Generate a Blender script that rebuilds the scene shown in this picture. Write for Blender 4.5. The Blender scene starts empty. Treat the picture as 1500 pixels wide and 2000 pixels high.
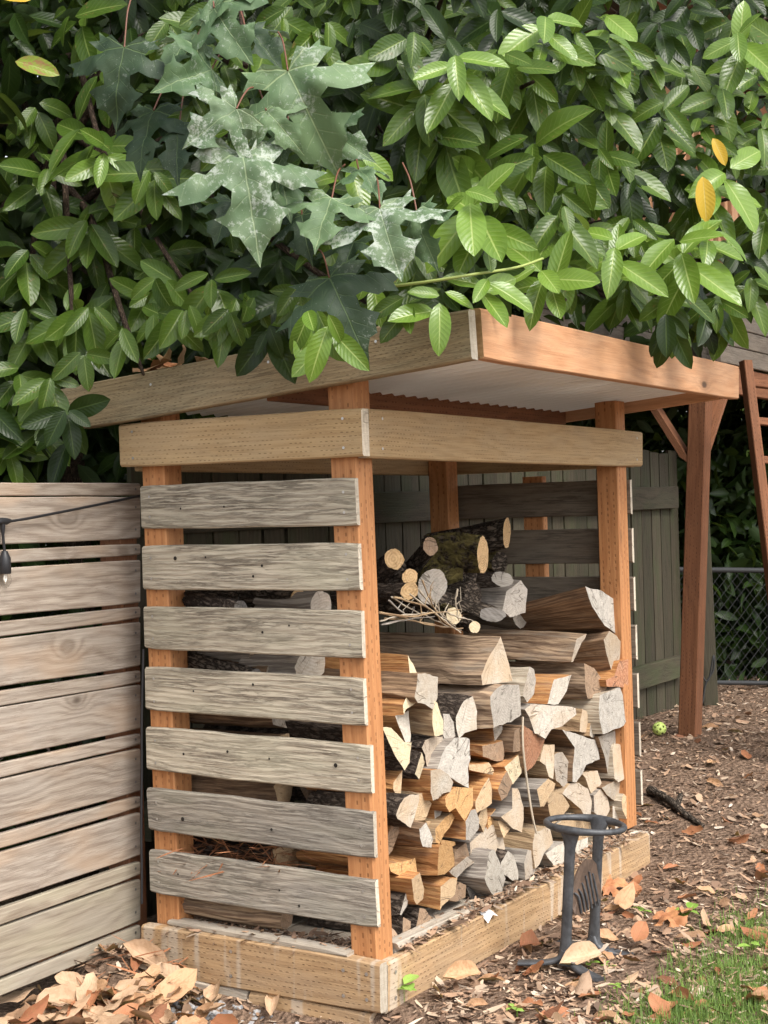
import bpy, bmesh, math, random
import numpy as np
from mathutils import Vector, Matrix, noise
from mathutils.geometry import delaunay_2d_cdt

S = bpy.context.scene
COL = S.collection
R = math.radians
PI = math.pi

# ------------------------------------------------------------------ camera, light, exposure
F = 3047.0
CP = Vector((-3.774, -2.366, 1.410))
YAW, PITCH, ROLL = 0.5484, 0.0021, -0.0276
D = Vector((math.cos(YAW)*math.cos(PITCH), math.sin(YAW)*math.cos(PITCH), math.sin(PITCH)))
_r = Vector((math.sin(YAW), -math.cos(YAW), 0)); _u = _r.cross(D)
RT = _r*math.cos(ROLL) + _u*math.sin(ROLL)
UP = -_r*math.sin(ROLL) + _u*math.cos(ROLL)
cam = bpy.data.cameras.new('camera'); co = bpy.data.objects.new('camera', cam); COL.objects.link(co)
M = Matrix((RT, UP, -D)).transposed().to_4x4(); M.translation = CP
co.matrix_world = M
cam.sensor_fit = 'VERTICAL'; cam.sensor_height = 36.0; cam.lens = F/2000*36.0
cam.clip_start = 0.05; cam.clip_end = 500
S.camera = co
S.render.resolution_x = 768; S.render.resolution_y = 1024
w = bpy.data.worlds.new('World'); S.world = w; w.use_nodes = True
wn = w.node_tree; bg = wn.nodes['Background']
SUN_EL, SUN_AZ = R(50), Vector((-0.36, -0.93, 0)).normalized()      # direction towards the sun
sky = wn.nodes.new('ShaderNodeTexSky'); sky.sky_type = 'NISHITA'; sky.sun_disc = False
sky.sun_elevation = SUN_EL; sky.sun_rotation = math.atan2(SUN_AZ.x, SUN_AZ.y)
sky.air_density = 1.0; sky.dust_density = 3.0
hs = wn.nodes.new('ShaderNodeHueSaturation'); hs.inputs['Saturation'].default_value = 0.35
wn.links.new(sky.outputs[0], hs.inputs['Color']); wn.links.new(hs.outputs[0], bg.inputs['Color'])
bg.inputs['Strength'].default_value = 0.15
sl = bpy.data.lights.new('sun', 'SUN'); sl.energy = 1.3; sl.angle = R(24); sl.color = (1, .95, .87)
so = bpy.data.objects.new('sun', sl); COL.objects.link(so)
sd = Vector((SUN_AZ.x*math.cos(SUN_EL), SUN_AZ.y*math.cos(SUN_EL), math.sin(SUN_EL)))
so.rotation_euler = sd.to_track_quat('Z', 'Y').to_euler()
S.view_settings.view_transform = 'Standard'; S.view_settings.look = 'None'
S.view_settings.gamma = 1.0; S.view_settings.use_curve_mapping = False
S.view_settings.exposure = 1.25
S.render.engine = 'CYCLES'
S.cycles.use_denoising = True
S.cycles.max_bounces = 8; S.cycles.diffuse_bounces = 4; S.cycles.glossy_bounces = 3; S.cycles.transmission_bounces = 6
S.cycles.sample_clamp_indirect = 6

# ------------------------------------------------------------------ where a pixel of the photograph lies in the place
def ray(px, py): return D + RT*((px-750)/F) - UP*((py-1000)/F)
def on_plane(px, py, p0, n):
    d = ray(px, py); n = Vector(n); return CP + d*((Vector(p0)-CP).dot(n)/d.dot(n))
def on_x(px, py, x): return on_plane(px, py, (x, 0, 0), (1, 0, 0))
def on_y(px, py, y): return on_plane(px, py, (0, y, 0), (0, 1, 0))
def on_z(px, py, z): return on_plane(px, py, (0, 0, z), (0, 0, 1))
def at_z(px, py, depth): return CP + ray(px, py)*depth          # depth along the view axis
def dep(p): return (Vector(p)-CP).dot(D)
def proj(p):
    v = Vector(p)-CP; return 750+F*v.dot(RT)/v.dot(D), 1000-F*v.dot(UP)/v.dot(D)
def sstep(a, b, x):
    t = min(1, max(0, (x-a)/(b-a))); return t*t*(3-2*t)
def ground_z(x, y):
    dd = (x-CP.x)*D.x + (y-CP.y)*D.y
    z = 0.20*sstep(5.6, 8.2, dd)
    z += 0.12*math.exp(-(((x+.17)/.11)**2 + ((y-.86)/.13)**2))
    z -= 0.075*sstep(0.02, -0.12, x)*sstep(.75, .35, y)
    z += 0.010*noise.noise((x*3.1, y*3.1, 0)) + .006*noise.noise((x*9, y*9, 3))
    return z
def on_ground(px, py):
    z = 0.0
    for _ in range(12):
        p = on_z(px, py, z); z = ground_z(p.x, p.y)
    return Vector((p.x, p.y, z))

# ------------------------------------------------------------------ scene bookkeeping
def tag(o, label=None, cat=None, group=None, kind=None):
    if label: o['label'] = label
    if cat: o['category'] = cat
    if group: o['group'] = group
    if kind: o['kind'] = kind
    return o
def empty(name, loc, label, cat, group=None):
    o = bpy.data.objects.new(name, None); COL.objects.link(o); o.location = loc; o.empty_display_size = .1
    tag(o, label, cat, group); return o
def link(name, me, parent=None, mat=None):
    o = bpy.data.objects.new(name, me); COL.objects.link(o)
    if parent is not None:
        o.parent = parent
        off = Vector((0, 0, 0)); q = parent
        while q is not None: off += q.location; q = q.parent
        o.matrix_basis = Matrix.Translation(-off)
    if mat is not None: o.matrix_basis = o.matrix_basis @ mat
    return o
class G:
    """collects faces in world coordinates and links them as one mesh object"""
    def __init__(s): s.v = []; s.f = []; s.uv = []; s.m = []; s.sm = []
    def add(s, verts, faces, uvs=None, mi=0, smooth=False):
        b = len(s.v); s.v += [tuple(p) for p in verts]
        for k, f in enumerate(faces):
            s.f.append([b+i for i in f]); s.m.append(mi); s.sm.append(smooth)
            s.uv += list(uvs[k]) if uvs else [(0, 0)]*len(f)
    def mesh(s, name, mats):
        me = bpy.data.meshes.new(name); me.from_pydata(s.v, [], s.f)
        for m in (mats if isinstance(mats, (list, tuple)) else [mats]): me.materials.append(m)
        ul = me.uv_layers.new(name='UVMap'); ul.data.foreach_set('uv', np.array(s.uv, dtype=np.float32).ravel())
        me.polygons.foreach_set('material_index', s.m); me.polygons.foreach_set('use_smooth', s.sm)
        me.update(); return me
    def build(s, name, mats, parent=None): return link(name, s.mesh(name, mats), parent)
rnd = random.Random(7)

def sweep(g, secs, us, mi=0, caps=True, smooth=False, cap_mi=None, vs=None):
    """secs: list of equal-length rings of points; us: distance of each ring"""
    n = len(secs[0]); vv = []
    for s_ in secs: vv += s_
    if vs is None:
        vs = [0]
        for i in range(n): vs.append(vs[-1] + (Vector(secs[0][(i+1) % n])-Vector(secs[0][i])).length)
    F_, U_ = [], []
    for k in range(len(secs)-1):
        for i in range(n):
            j = (i+1) % n
            F_.append((k*n+i, k*n+j, (k+1)*n+j, (k+1)*n+i))
            U_.append(((us[k], vs[i]), (us[k], vs[i+1]), (us[k+1], vs[i+1]), (us[k+1], vs[i])))
    g.add(vv, F_, U_, mi, smooth)
    if caps:
        for k, fl in ((0, True), (len(secs)-1, False)):
            r_ = [Vector(p) for p in secs[k]]; c = sum(r_, Vector())/n
            ax = (r_[1]-r_[0]).normalized(); ay = (r_[n//2]-c); ay = (ay-ax*ay.dot(ax))
            ay = ay.normalized() if ay.length > 1e-9 else Vector((0, 0, 1))
            uv = [((p-c).dot(ax)+us[k]*.37, (p-c).dot(ay)) for p in r_]
            idx = list(range(n)); 
            if fl: idx = idx[::-1]
            g.add(r_, [idx], [[uv[i] for i in idx]], mi if cap_mi is None else cap_mi)

def board(g, TL, BL, TR, BR, th, n=10, jit=0.0, ch=.003, mi=0, cap_mi=None, seed=0, warp=0.0):
    """a plank from the four corners of its visible face; th points from that face into the wood"""
    TL, BL, TR, BR, th = map(Vector, (TL, BL, TR, BR, th)); L = (TR-TL).length
    secs, us = [], []
    tn = th.normalized()
    for k in range(n+1):
        t = k/n; T = TL.lerp(TR, t); B = BL.lerp(BR, t); up = (T-B).normalized()
        e = 1.0
        a = jit*noise.noise((t*L*5, seed*3.7, 1)) + .4*jit*noise.noise((t*L*17, seed*3.7, 9))
        b = jit*noise.noise((t*L*5, seed*3.7, 5)) + .4*jit*noise.noise((t*L*17, seed*3.7, 7))
        T = T+up*a; B = B+up*b
        wv = tn*(warp*noise.noise((t*1.7, seed*1.3, 2)))
        T = T+wv; B = B+wv
        c = ch if 0 < k < n else ch*1.6
        if k in (0, n): 
            T = T-up*ch*.5; B = B+up*ch*.5
        secs.append([B+th, B+tn*c, B+up*c, T-up*c, T+tn*c, T+th]); us.append(t*L)
    hgt = (TL-BL).length; tl = th.length
    vs = [0, tl-ch, tl, tl+hgt-2*ch, tl+hgt, 2*tl+hgt, 2*tl+2*hgt]
    sweep(g, secs, us, mi, True, False, cap_mi, vs)

def beam(g, A, B, hw, hh, ch=.004, n=4, mi=0, cap_mi=None, hwB=None, hhB=None):
    """a timber along A-B, hw / hh: half-extent vectors of its section"""
    A, B, hw, hh = map(Vector, (A, B, hw, hh)); hwB = Vector(hwB or hw); hhB = Vector(hhB or hh)
    L = (B-A).length; secs, us = [], []
    for k in range(n+1):
        t = k/n; c = A.lerp(B, t); x = hw.lerp(hwB, t); y = hh.lerp(hhB, t)
        cx = x.normalized()*ch; cy = y.normalized()*ch
        secs.append([c-x+cx-y, c+x-cx-y, c+x-y+cy, c+x+y-cy, c+x-cx+y, c-x+cx+y, c-x+y-cy, c-x-y+cy]); us.append(t*L)
    sweep(g, secs, us, mi, True, False, cap_mi)

def tube(g, pts, rad, nseg=6, mi=0, caps=True, smooth=True):
    pts = [Vector(p) for p in pts]; n = len(pts); secs, us = [], []; u = 0
    rad = rad if isinstance(rad, (list, tuple)) else [rad]*n
    ref = Vector((0.31, .17, .93))
    for i, p in enumerate(pts):
        t = (pts[min(i+1, n-1)]-pts[max(i-1, 0)]).normalized()
        x = (ref-t*ref.dot(t)).normalized(); ref = x; y = t.cross(x)
        if i: u += (p-pts[i-1]).length
        secs.append([p+(x*math.cos(a)+y*math.sin(a))*rad[i] for a in [2*PI*k/nseg for k in range(nseg)]]); us.append(u)
    sweep(g, secs, us, mi, caps, smooth)
def bez(pts, n):                      # Catmull-Rom through points
    pts = [Vector(p) for p in pts]; out = []
    P = [pts[0]*2-pts[1]]+pts+[pts[-1]*2-pts[-2]]
    for i in range(1, len(P)-2):
        for k in range(n):
            t = k/n; a, b, c, d = P[i-1:i+3]
            out.append(.5*((2*b)+(c-a)*t+(2*a-5*b+4*c-d)*t*t+(3*b-a-3*c+d)*t**3))
    out.append(pts[-1]); return out

# ------------------------------------------------------------------ materials
class NT:
    def __init__(s, name):
        s.m = bpy.data.materials.new(name); s.m.use_nodes = True; s.t = s.m.node_tree
        s.bsdf = s.t.nodes['Principled BSDF']; s.out = s.t.nodes['Material Output']
    def n(s, ty, ins=None, **kw):
        x = s.t.nodes.new('ShaderNode'+ty)
        for k, v in kw.items(): setattr(x, k, v)
        for k, v in (ins or {}).items(): s.set(x.inputs[k], v)
        return x
    def set(s, sock, v):
        if isinstance(v, bpy.types.NodeSocket): s.t.links.new(v, sock)
        elif isinstance(v, bpy.types.Node): s.t.links.new(v.outputs[0], sock)
        else:
            if sock.type == 'RGBA' and len(v) == 3: v = (*v, 1)
            sock.default_value = v
    def math(s, op, a, b=0.0, c=None, clamp=False):
        x = s.n('Math', operation=op, use_clamp=clamp); s.set(x.inputs[0], a); s.set(x.inputs[1], b)
        if c is not None: s.set(x.inputs[2], c)
        return x.outputs[0]
    def ss(s, v, a, b):              # smoothstep a..b -> 0..1
        x = s.n('MapRange', interpolation_type='SMOOTHSTEP'); s.set(x.inputs[0], v)
        x.inputs[1].default_value = a; x.inputs[2].default_value = b; return x.outputs[0]
    def mix(s, f, a, b, mode='MIX'):
        x = s.n('Mix', data_type='RGBA', blend_type=mode, clamp_factor=True)
        s.set(x.inputs[0], f); s.set(x.inputs[6], a); s.set(x.inputs[7], b); return x.outputs[2]
    def vec(s, x, y, z=0.0):
        v = s.n('CombineXYZ'); s.set(v.inputs[0], x); s.set(v.inputs[1], y); s.set(v.inputs[2], z); return v.outputs[0]
    def noise(s, vec, scale=1.0, detail=2.0, rough=.5, dist=0.0):
        x = s.n('TexNoise'); s.set(x.inputs['Vector'], vec); x.inputs['Scale'].default_value = scale
        x.inputs['Detail'].default_value = detail; x.inputs['Roughness'].default_value = rough; x.inputs['Distortion'].default_value = dist
        return x.outputs[0]
    def vor(s, vec, scale=1.0, feature='F1', out=0, rand=1.0):
        x = s.n('TexVoronoi', feature=feature); s.set(x.inputs['Vector'], vec); x.inputs['Scale'].default_value = scale
        x.inputs['Randomness'].default_value = rand
        return x.outputs[out]
    def bump(s, h, strength=.5, dist=.002):
        x = s.n('Bump'); s.set(x.inputs['Height'], h); x.inputs['Strength'].default_value = strength; x.inputs['Distance'].default_value = dist
        s.t.links.new(x.outputs[0], s.bsdf.inputs['Normal']); return x.outputs[0]
    def fin(s, col, rough=.7, spec=.3):
        s.set(s.bsdf.inputs['Base Color'], col); s.set(s.bsdf.inputs['Roughness'], rough)
        s.bsdf.inputs['Specular IOR Level'].default_value = spec; return s.m
    def uv(s):                       # metric u along the grain, v across, shifted per object
        u = s.n('UVMap', uv_map='UVMap'); sp = s.n('SeparateXYZ', {0: u})
        rn = s.n('ObjectInfo').outputs['Random']
        return s.math('MULTIPLY_ADD', rn, 37.0, sp.outputs[0]), s.math('MULTIPLY_ADD', rn, 11.3, sp.outputs[1]), rn, sp.outputs[0], sp.outputs[1]

def wood(name, light, dark, grey=(.3, .28, .25), greyamt=.4, bands=26, knots=1.0, incise=0, streak=.5, streakcol=(.05, .035, .025),
         tint=None, rough=.72, contrast=.6, bump=.6, vary=.12, fine=220, stain=0):
    q = NT(name); u, v, rn, u0, v0 = q.uv()
    z = q.math('MULTIPLY', rn, 19.0)
    warp = q.noise(q.vec(q.math('MULTIPLY', u, 1.6), q.math('MULTIPLY', v, 5.0), z), 1, 3)
    kv = q.vec(q.math('MULTIPLY', u, 2.1), q.math('MULTIPLY', v, 4.2), z)
    kd = q.vor(kv, 1.0, rand=.9)
    kk = q.ss(kd, .30, 0.0)
    wr = q.math('MULTIPLY_ADD', warp, 6.5, q.math('MULTIPLY', v, bands))
    ph = q.math('MULTIPLY_ADD', q.math('MULTIPLY', kk, kk), 1.6*knots, wr)
    ring = q.math('MULTIPLY_ADD', q.math('SINE', q.math('MULTIPLY', ph, 6.283)), .5, .5)
    ring = q.math('POWER', ring, 1.7)
    fn = q.noise(q.vec(q.math('MULTIPLY', u, 7.0), q.math('MULTIPLY', v, float(fine)), z), 1, 3, .6)
    fn2 = q.noise(q.vec(q.math('MULTIPLY', u, 9.0), q.math('MULTIPLY', v, 150.0), z), 1, 5, .75, .5)
    fns = q.ss(fn, .32, .70)
    val = q.math('ADD', q.math('MULTIPLY', ring, .55), q.math('MULTIPLY', fns, .5))
    col = q.mix(q.math('MULTIPLY', val, contrast), light, dark)
    blot = q.ss(q.noise(q.vec(q.math('MULTIPLY', u, 2.3), q.math('MULTIPLY', v, 7.0), z), 1.3, 4, .62), .38, .68)
    col = q.mix(q.math('MULTIPLY', blot, greyamt), col, grey)
    st = q.math('MULTIPLY', q.ss(fn2, .46, .58), q.ss(q.noise(q.vec(q.math('MULTIPLY', u, 3.6), q.math('MULTIPLY', v, 22.0), z), 1, 6, .72), .30, .68))
    col = q.mix(q.math('MULTIPLY', st, streak), col, streakcol)
    if tint:
        tm = q.ss(q.noise(q.vec(q.math('MULTIPLY', u, 3.1), q.math('MULTIPLY', v, 9.0), q.math('ADD', z, 5.0)), 1, 2), .45, .70)
        col = q.mix(q.math('MULTIPLY', tm, .55), col, tint)
    if stain:
        sm = q.ss(q.noise(q.vec(q.math('MULTIPLY', u, 16.0), q.math('MULTIPLY', v, 1.5), z), 1, 2), .58, .66)
        col = q.mix(q.math('MULTIPLY', sm, .55), col, (.50, .44, .36))
    core = q.math('MULTIPLY', q.ss(kd, .075, .03), min(1, knots))
    halo = q.math('MULTIPLY', q.ss(kd, .16, .05), .35*min(1, knots))
    col = q.mix(halo, col, tuple(c*.55 for c in dark)); col = q.mix(q.math('MULTIPLY', core, .8), col, (.05, .03, .02))
    h = q.math('ADD', q.math('MULTIPLY', fn, -.6), q.math('MULTIPLY', ring, -.3))
    h = q.math('SUBTRACT', h, q.math('MULTIPLY', st, .8*streak))
    if incise:
        row = q.math('DIVIDE', v0, incise[1]); rf = q.math('FRACT', row); ri = q.math('FLOOR', row)
        wob = q.math('MULTIPLY', q.noise(q.vec(q.math('MULTIPLY', u, 14.0), ri, 0.0), 1, 1), 1.1)
        cu = q.math('ADD', q.math('ADD', q.math('DIVIDE', u0, incise[0]), q.math('MULTIPLY', q.math('MODULO', ri, 2.0), .5)), wob)
        fu = q.math('FRACT', cu)
        m1 = q.ss(q.math('ABSOLUTE', q.math('SUBTRACT', fu, .5)), .30, .16)
        m2 = q.ss(q.math('ABSOLUTE', q.math('SUBTRACT', rf, .5)), .16, .06)
        wn_ = q.n('TexWhiteNoise', {'Vector': q.vec(q.math('FLOOR', cu), ri, q.math('FLOOR', q.math('MULTIPLY', rn, 50.0)))}).outputs[0]
        im = q.math('MULTIPLY', q.math('MULTIPLY', m1, m2), q.math('MULTIPLY_ADD', q.ss(wn_, .12, .6), .95, .05))
        im = q.math('MULTIPLY', im, q.ss(q.noise(q.vec(q.math('MULTIPLY', u, 4.0), q.math('MULTIPLY', v, 9.0), z), 1, 3), .30, .55))
        col = q.mix(q.math('MULTIPLY', im, incise[2] if len(incise) > 2 else .55), col, tuple(c*.28 for c in dark)); h = q.math('SUBTRACT', h, q.math('MULTIPLY', im, 1.2))
    hv = q.n('HueSaturation', {'Color': col, 'Value': q.math('MULTIPLY_ADD', q.math('FRACT', q.math('MULTIPLY', rn, 7.31)), 2*vary, 1-vary)})
    q.bump(h, bump, .003)
    return q.fin(hv, rough, .25)

def endgrain(name, light, dark, crackcol=(.09, .07, .05), ring=230, crack=.65, blotch=None, blotamt=.4, rings=.5, cs=.20, warm=0.0):
    q = NT(name); u, v, rn, u0, v0 = q.uv()
    cx = q.math('MULTIPLY_ADD', rn, cs, -cs/2); cy = q.math('MULTIPLY_ADD', q.math('FRACT', q.math('MULTIPLY', rn, 5.7)), cs, -cs/2)
    dx = q.math('SUBTRACT', u0, cx); dy = q.math('SUBTRACT', v0, cy)
    vv = q.vec(u, v, 0.0)
    r = q.math('SQRT', q.math('ADD', q.math('MULTIPLY', dx, dx), q.math('MULTIPLY', dy, dy)))
    r = q.math('ADD', r, q.math('MULTIPLY', q.noise(vv, 14, 3), .02))
    rg = q.math('MULTIPLY_ADD', q.math('SINE', q.math('MULTIPLY', r, float(ring)*3.0)), .5, .5)
    ang = q.math('ARCTAN2', dy, dx)
    cr = q.noise(q.vec(q.math('MULTIPLY', ang, 3.4), q.math('MULTIPLY', r, 5.0), q.math('MULTIPLY', rn, 40.0)), 1.0, 2, .5)
    cr = q.ss(q.math('ABSOLUTE', q.math('SUBTRACT', cr, .5)), .014, .004)
    cm = q.math('MULTIPLY', cr, q.ss(q.noise(vv, 12, 2), .42, .55))
    saw = q.noise(q.vec(q.math('MULTIPLY', u, 60.0), q.math('MULTIPLY', v, 320.0), rn), 1, 2, .5)
    b = q.noise(vv, 60, 4, .66)
    f = q.math('ADD', q.math('MULTIPLY', rg, .5*rings), q.math('MULTIPLY', q.ss(b, .30, .75), .5))
    f = q.math('ADD', f, q.math('MULTIPLY_ADD', saw, .7, -.33))
    col = q.mix(f, light, dark)
    if blotch:
        col = q.mix(q.math('MULTIPLY', q.ss(q.noise(vv, 26, 6, .74), .46, .74), blotamt), col, blotch)
    col = q.mix(q.math('MULTIPLY', cm, crack), col, crackcol)
    if warm: col = q.mix(q.math('MULTIPLY', q.ss(q.math('ADD', q.math('FRACT', q.math('MULTIPLY', rn, 13.7)), q.math('MULTIPLY_ADD', q.noise(vv, 8, 3), 1.2, -.6)), .35, 1.05), warm), col, (.47, .335, .205))
    hv = q.n('HueSaturation', {'Color': col, 'Value': q.math('MULTIPLY_ADD', q.math('FRACT', q.math('MULTIPLY', rn, 7.31)), .34, .74)})
    q.bump(q.math('SUBTRACT', q.math('ADD', q.math('MULTIPLY', saw, .5), q.math('MULTIPLY', b, .6)), cm), .7, .004)
    return q.fin(hv, .82, .2)

def splitside(name, light, dark, vary=.15, fibre=46, blot=(.25, .22, .18), blotamt=.3):
    q = NT(name); u, v, rn, u0, v0 = q.uv(); z = q.math('MULTIPLY', rn, 19.0)
    w_ = q.noise(q.vec(q.math('MULTIPLY', u, 3.0), q.math('MULTIPLY', v, 5.0), z), 1, 2)
    vv = q.math('MULTIPLY_ADD', w_, .05, v)
    f1 = q.noise(q.vec(q.math('MULTIPLY', u, 5.0), q.math('MULTIPLY', vv, float(fibre)*2.2), z), 1, 5, .7)
    f2 = q.noise(q.vec(q.math('MULTIPLY', u, 9.0), q.math('MULTIPLY', vv, 310.0), z), 1, 2, .6)
    col = q.mix(q.math('ADD', q.math('MULTIPLY', q.ss(f1, .38, .60), .95), q.math('MULTIPLY_ADD', f2, .6, -.25)), light, dark)
    b = q.ss(q.noise(q.vec(q.math('MULTIPLY', u, 6.0), q.math('MULTIPLY', v, 15.0), z), 1, 3), .5, .68)
    col = q.mix(q.math('MULTIPLY', b, blotamt), col, blot)
    hv = q.n('HueSaturation', {'Color': col, 'Value': q.math('MULTIPLY_ADD', q.math('FRACT', q.math('MULTIPLY', rn, 3.31)), 2*vary, 1-vary)})
    q.bump(q.math('ADD', q.math('MULTIPLY', f1, -1.0), q.math('MULTIPLY', f2, -.3)), .9, .006)
    return q.fin(hv, .8, .2)

def barkmat(name, light, dark, moss=None, scale=1.0):
    q = NT(name); u, v, rn, u0, v0 = q.uv(); z = q.math('MULTIPLY', rn, 19.0)
    vec = q.vec(q.math('MULTIPLY', u, 24.0*scale), q.math('MULTIPLY', v, 62.0*scale), z)
    w_ = q.noise(vec, .8, 5, .7)
    vd = q.n('VectorMath', operation='MULTIPLY_ADD'); q.set(vd.inputs[0], q.vec(w_, w_, w_)); vd.inputs[1].default_value = (3.2, 3.2, 3.2); q.set(vd.inputs[2], vec)
    e = q.vor(vd.outputs[0], 1.0, 'DISTANCE_TO_EDGE')
    pl = q.ss(e, .0, .30)
    n2 = q.noise(vec, 3.2, 4, .65)
    col = q.mix(q.math('MULTIPLY', q.math('MULTIPLY_ADD', n2, .7, .3), pl), dark, light)
    if moss:
        mm = q.ss(q.noise(q.vec(u0, v0, z), 14, 5, .75), .43, .56)
        col = q.mix(mm, col, moss)
    q.bump(q.math('ADD', pl, q.math('MULTIPLY', n2, .7)), 1.0, .008)
    return q.fin(col, .9, .15)

def plain(name, col, rough=.6, metal=0.0, nz=0, nscale=20, dark=.5, spec=.4, bump=0):
    q = NT(name); c = col
    if nz:
        tc = q.n('TexCoord').outputs['Object']; f = q.noise(tc, nscale, 4, .6)
        c = q.mix(q.math('MULTIPLY', q.ss(f, .35, .7), nz), col, tuple(x*dark for x in col))
        if bump: q.bump(f, bump, .003)
    q.bsdf.inputs['Metallic'].default_value = metal
    return q.fin(c, rough, spec)

def leafmat(name, dark, light, vein, rough=.30, transl=.22, back=1.25, veinamt=.72, lat=10.0, mott=0.0, mth=.5, spec=.2):
    q = NT(name); uvn = q.n('UVMap', uv_map='UVMap'); sp = q.n('SeparateXYZ', {0: uvn}); t, s = sp.outputs[0], sp.outputs[1]
    a = q.math('ABSOLUTE', q.math('MULTIPLY_ADD', s, 2.0, -1.0))
    rn = q.math('FRACT', q.math('ADD', q.n('ObjectInfo').outputs['Random'], q.n('NewGeometry').outputs['Random Per Island']))
    mid = q.ss(a, .085, .03)
    ph = q.math('FRACT', q.math('SUBTRACT', q.math('MULTIPLY', t, lat), q.math('MULTIPLY', a, 2.3)))
    d = q.math('ABSOLUTE', q.math('SUBTRACT', ph, .5))
    lv = q.ss(d, .11, .0)
    side = q.math('MULTIPLY', lv, q.ss(a, .95, .5))
    vm = q.math('MAXIMUM', mid, q.math('MULTIPLY', side, .34))
    tc = q.n('TexCoord').outputs['Object']
    nz = q.noise(q.vec(q.math('MULTIPLY', t, 3.0), q.math('MULTIPLY', s, 2.0), q.math('MULTIPLY', rn, 30.0)), 1.4, 3)
    col = q.mix(q.math('ADD', q.math('MULTIPLY', rn, .8), q.math('MULTIPLY_ADD', nz, .7, -.25)), dark, light)
    col = q.mix(q.math('MULTIPLY', vm, veinamt), col, vein)
    if mott:
        mn = q.noise(q.vec(q.math('MULTIPLY', t, 4.0), q.math('MULTIPLY', s, 3.0), q.math('MULTIPLY', rn, 50.0)), 1.5, 4, .7)
        col = q.mix(q.math('MULTIPLY', q.ss(mn, mth, mth+.08), mott), col, (.26, .14, .06))
    bf = q.n('NewGeometry').outputs['Backfacing']
    bk = q.mix(.55, col, (vein[0]*.55, vein[1]*.6, vein[2]*.75)); col = q.mix(bf, col, bk)
    q.bump(q.math('SUBTRACT', q.math('MULTIPLY', d, -1.0), q.math('MULTIPLY', mid, .8)), .22, .004)
    q.fin(col, q.math('MULTIPLY_ADD', bf, .3, rough), spec)
    if transl:
        tr = q.n('BsdfTranslucent', {'Color': q.mix(.5, col, (.30, .42, .05))}); ms = q.n('MixShader', {0: transl, 1: q.bsdf.outputs[0], 2: tr.outputs[0]})
        q.t.links.new(ms.outputs[0], q.out.inputs['Surface'])
    return q.m

W_POST = wood('cedar_post_wood', (.54, .255, .105), (.32, .118, .04), (.40, .20, .09), .25, 30, .4, (.024, .026, .5), .25, (.16, .06, .02), bump=.35, vary=.06, rough=.6)
W_FASCIA = wood('cedar_fascia_wood', (.58, .315, .165), (.38, .175, .08), (.54, .345, .215), .45, 22, 1.2, 0, .22, (.14, .05, .02), bump=.3, vary=.04, rough=.6)
W_BAND = wood('treated_band_wood', (.46, .32, .165), (.30, .185, .085), (.40, .30, .18), .5, 30, .6, (.018, .0125), .25, (.10, .065, .035), bump=.4, vary=.05)
W_BASE = wood('treated_base_wood', (.47, .31, .165), (.27, .155, .075), (.36, .26, .17), .45, 34, .3, (.021, .015), .3, (.10, .065, .035), bump=.45, vary=.05, stain=1)
W_ROOFB = wood('weathered_roof_beam_wood', (.34, .26, .15), (.19, .135, .075), (.27, .235, .15), .55, 28, .7, (.021, .013), .55, (.06, .045, .028), bump=.45, vary=.05)
W_SLAT = wood('grey_weathered_slat_wood', (.56, .50, .385), (.24, .19, .135), (.42, .37, .29), .35, 46, 1.8, 0, .85, (.10, .078, .058), (.42, .385, .285), contrast=.8, bump=1.0, vary=.12)
W_SLATD = wood('dark_weathered_slat_wood', (.43, .385, .315), (.17, .14, .11), (.27, .255, .225), .5, 46, 1.8, 0, .85, (.085, .07, .057), (.28, .265, .20), contrast=.85, bump=.9, vary=.10)
W_SLATI = wood('shaded_slat_wood', (.20, .165, .125), (.10, .08, .06), (.14, .125, .10), .5, 24, .8, 0, .6, (.04, .03, .022), bump=.6, vary=.12)  # darker copy of the slat wood, interior shade put into the colour
W_FENCE = wood('pale_cedar_fence_wood', (.415, .355, .29), (.175, .13, .095), (.375, .335, .29), .45, 34, 1.5, 0, .6, (.20, .15, .115), (.42, .30, .205), contrast=.85, bump=.35, vary=.09)
W_FENCEL = wood('mossy_cedar_fence_wood', (.385, .335, .26), (.185, .145, .105), (.33, .295, .24), .55, 30, .9, 0, .2, (.18, .12, .08), (.37, .335, .24), contrast=.85, bump=.4, vary=.08)
W_PICK = wood('shaded_mossy_picket_wood', (.086, .070, .046), (.038, .031, .021), (.066, .062, .037), .7, 26, .5, 0, .5, (.012, .010, .008), (.055, .066, .030), bump=.6, vary=.2)  # mossy wood, colour lowered further to stand in for canopy shade
W_PLAY = wood('brown_playhouse_wood', (.27, .115, .055), (.15, .058, .028), (.20, .095, .05), .4, 26, .5, (.022, .018), .3, (.07, .03, .015), bump=.4, vary=.1)
W_SIDE = wood('grey_siding_wood', (.22, .18, .14), (.11, .09, .07), (.17, .15, .125), .5, 26, .5, 0, .5, (.05, .04, .03), bump=.6, vary=.1)
W_DECK = wood('grey_deck_wood', (.46, .40, .32), (.28, .23, .18), (.40, .36, .31), .6, 26, .3, 0, .35, (.10, .08, .06), bump=.6, vary=.1)
E_PALE = endgrain('pale_board_end', (.62, .55, .44), (.40, .33, .25), ring=120, crack=.3)
E_ORNG = endgrain('cedar_board_end', (.55, .36, .18), (.33, .19, .09), ring=120, crack=.4)
M_SCREW = plain('screw_steel', (.55, .54, .52), .35, .8)
q = NT('white_roof_sheet'); q.fin((.78, .765, .73), .42, .3); _t = q.n('BsdfTranslucent', {'Color': (.85, .84, .80)}); _m = q.n('MixShader', {0: .14, 1: q.bsdf.outputs[0], 2: _t.outputs[0]}); q.t.links.new(_m.outputs[0], q.out.inputs['Surface']); M_SHEET = q.m
M_BLACK = plain('black_rubber', (.018, .018, .02), .45)
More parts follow.
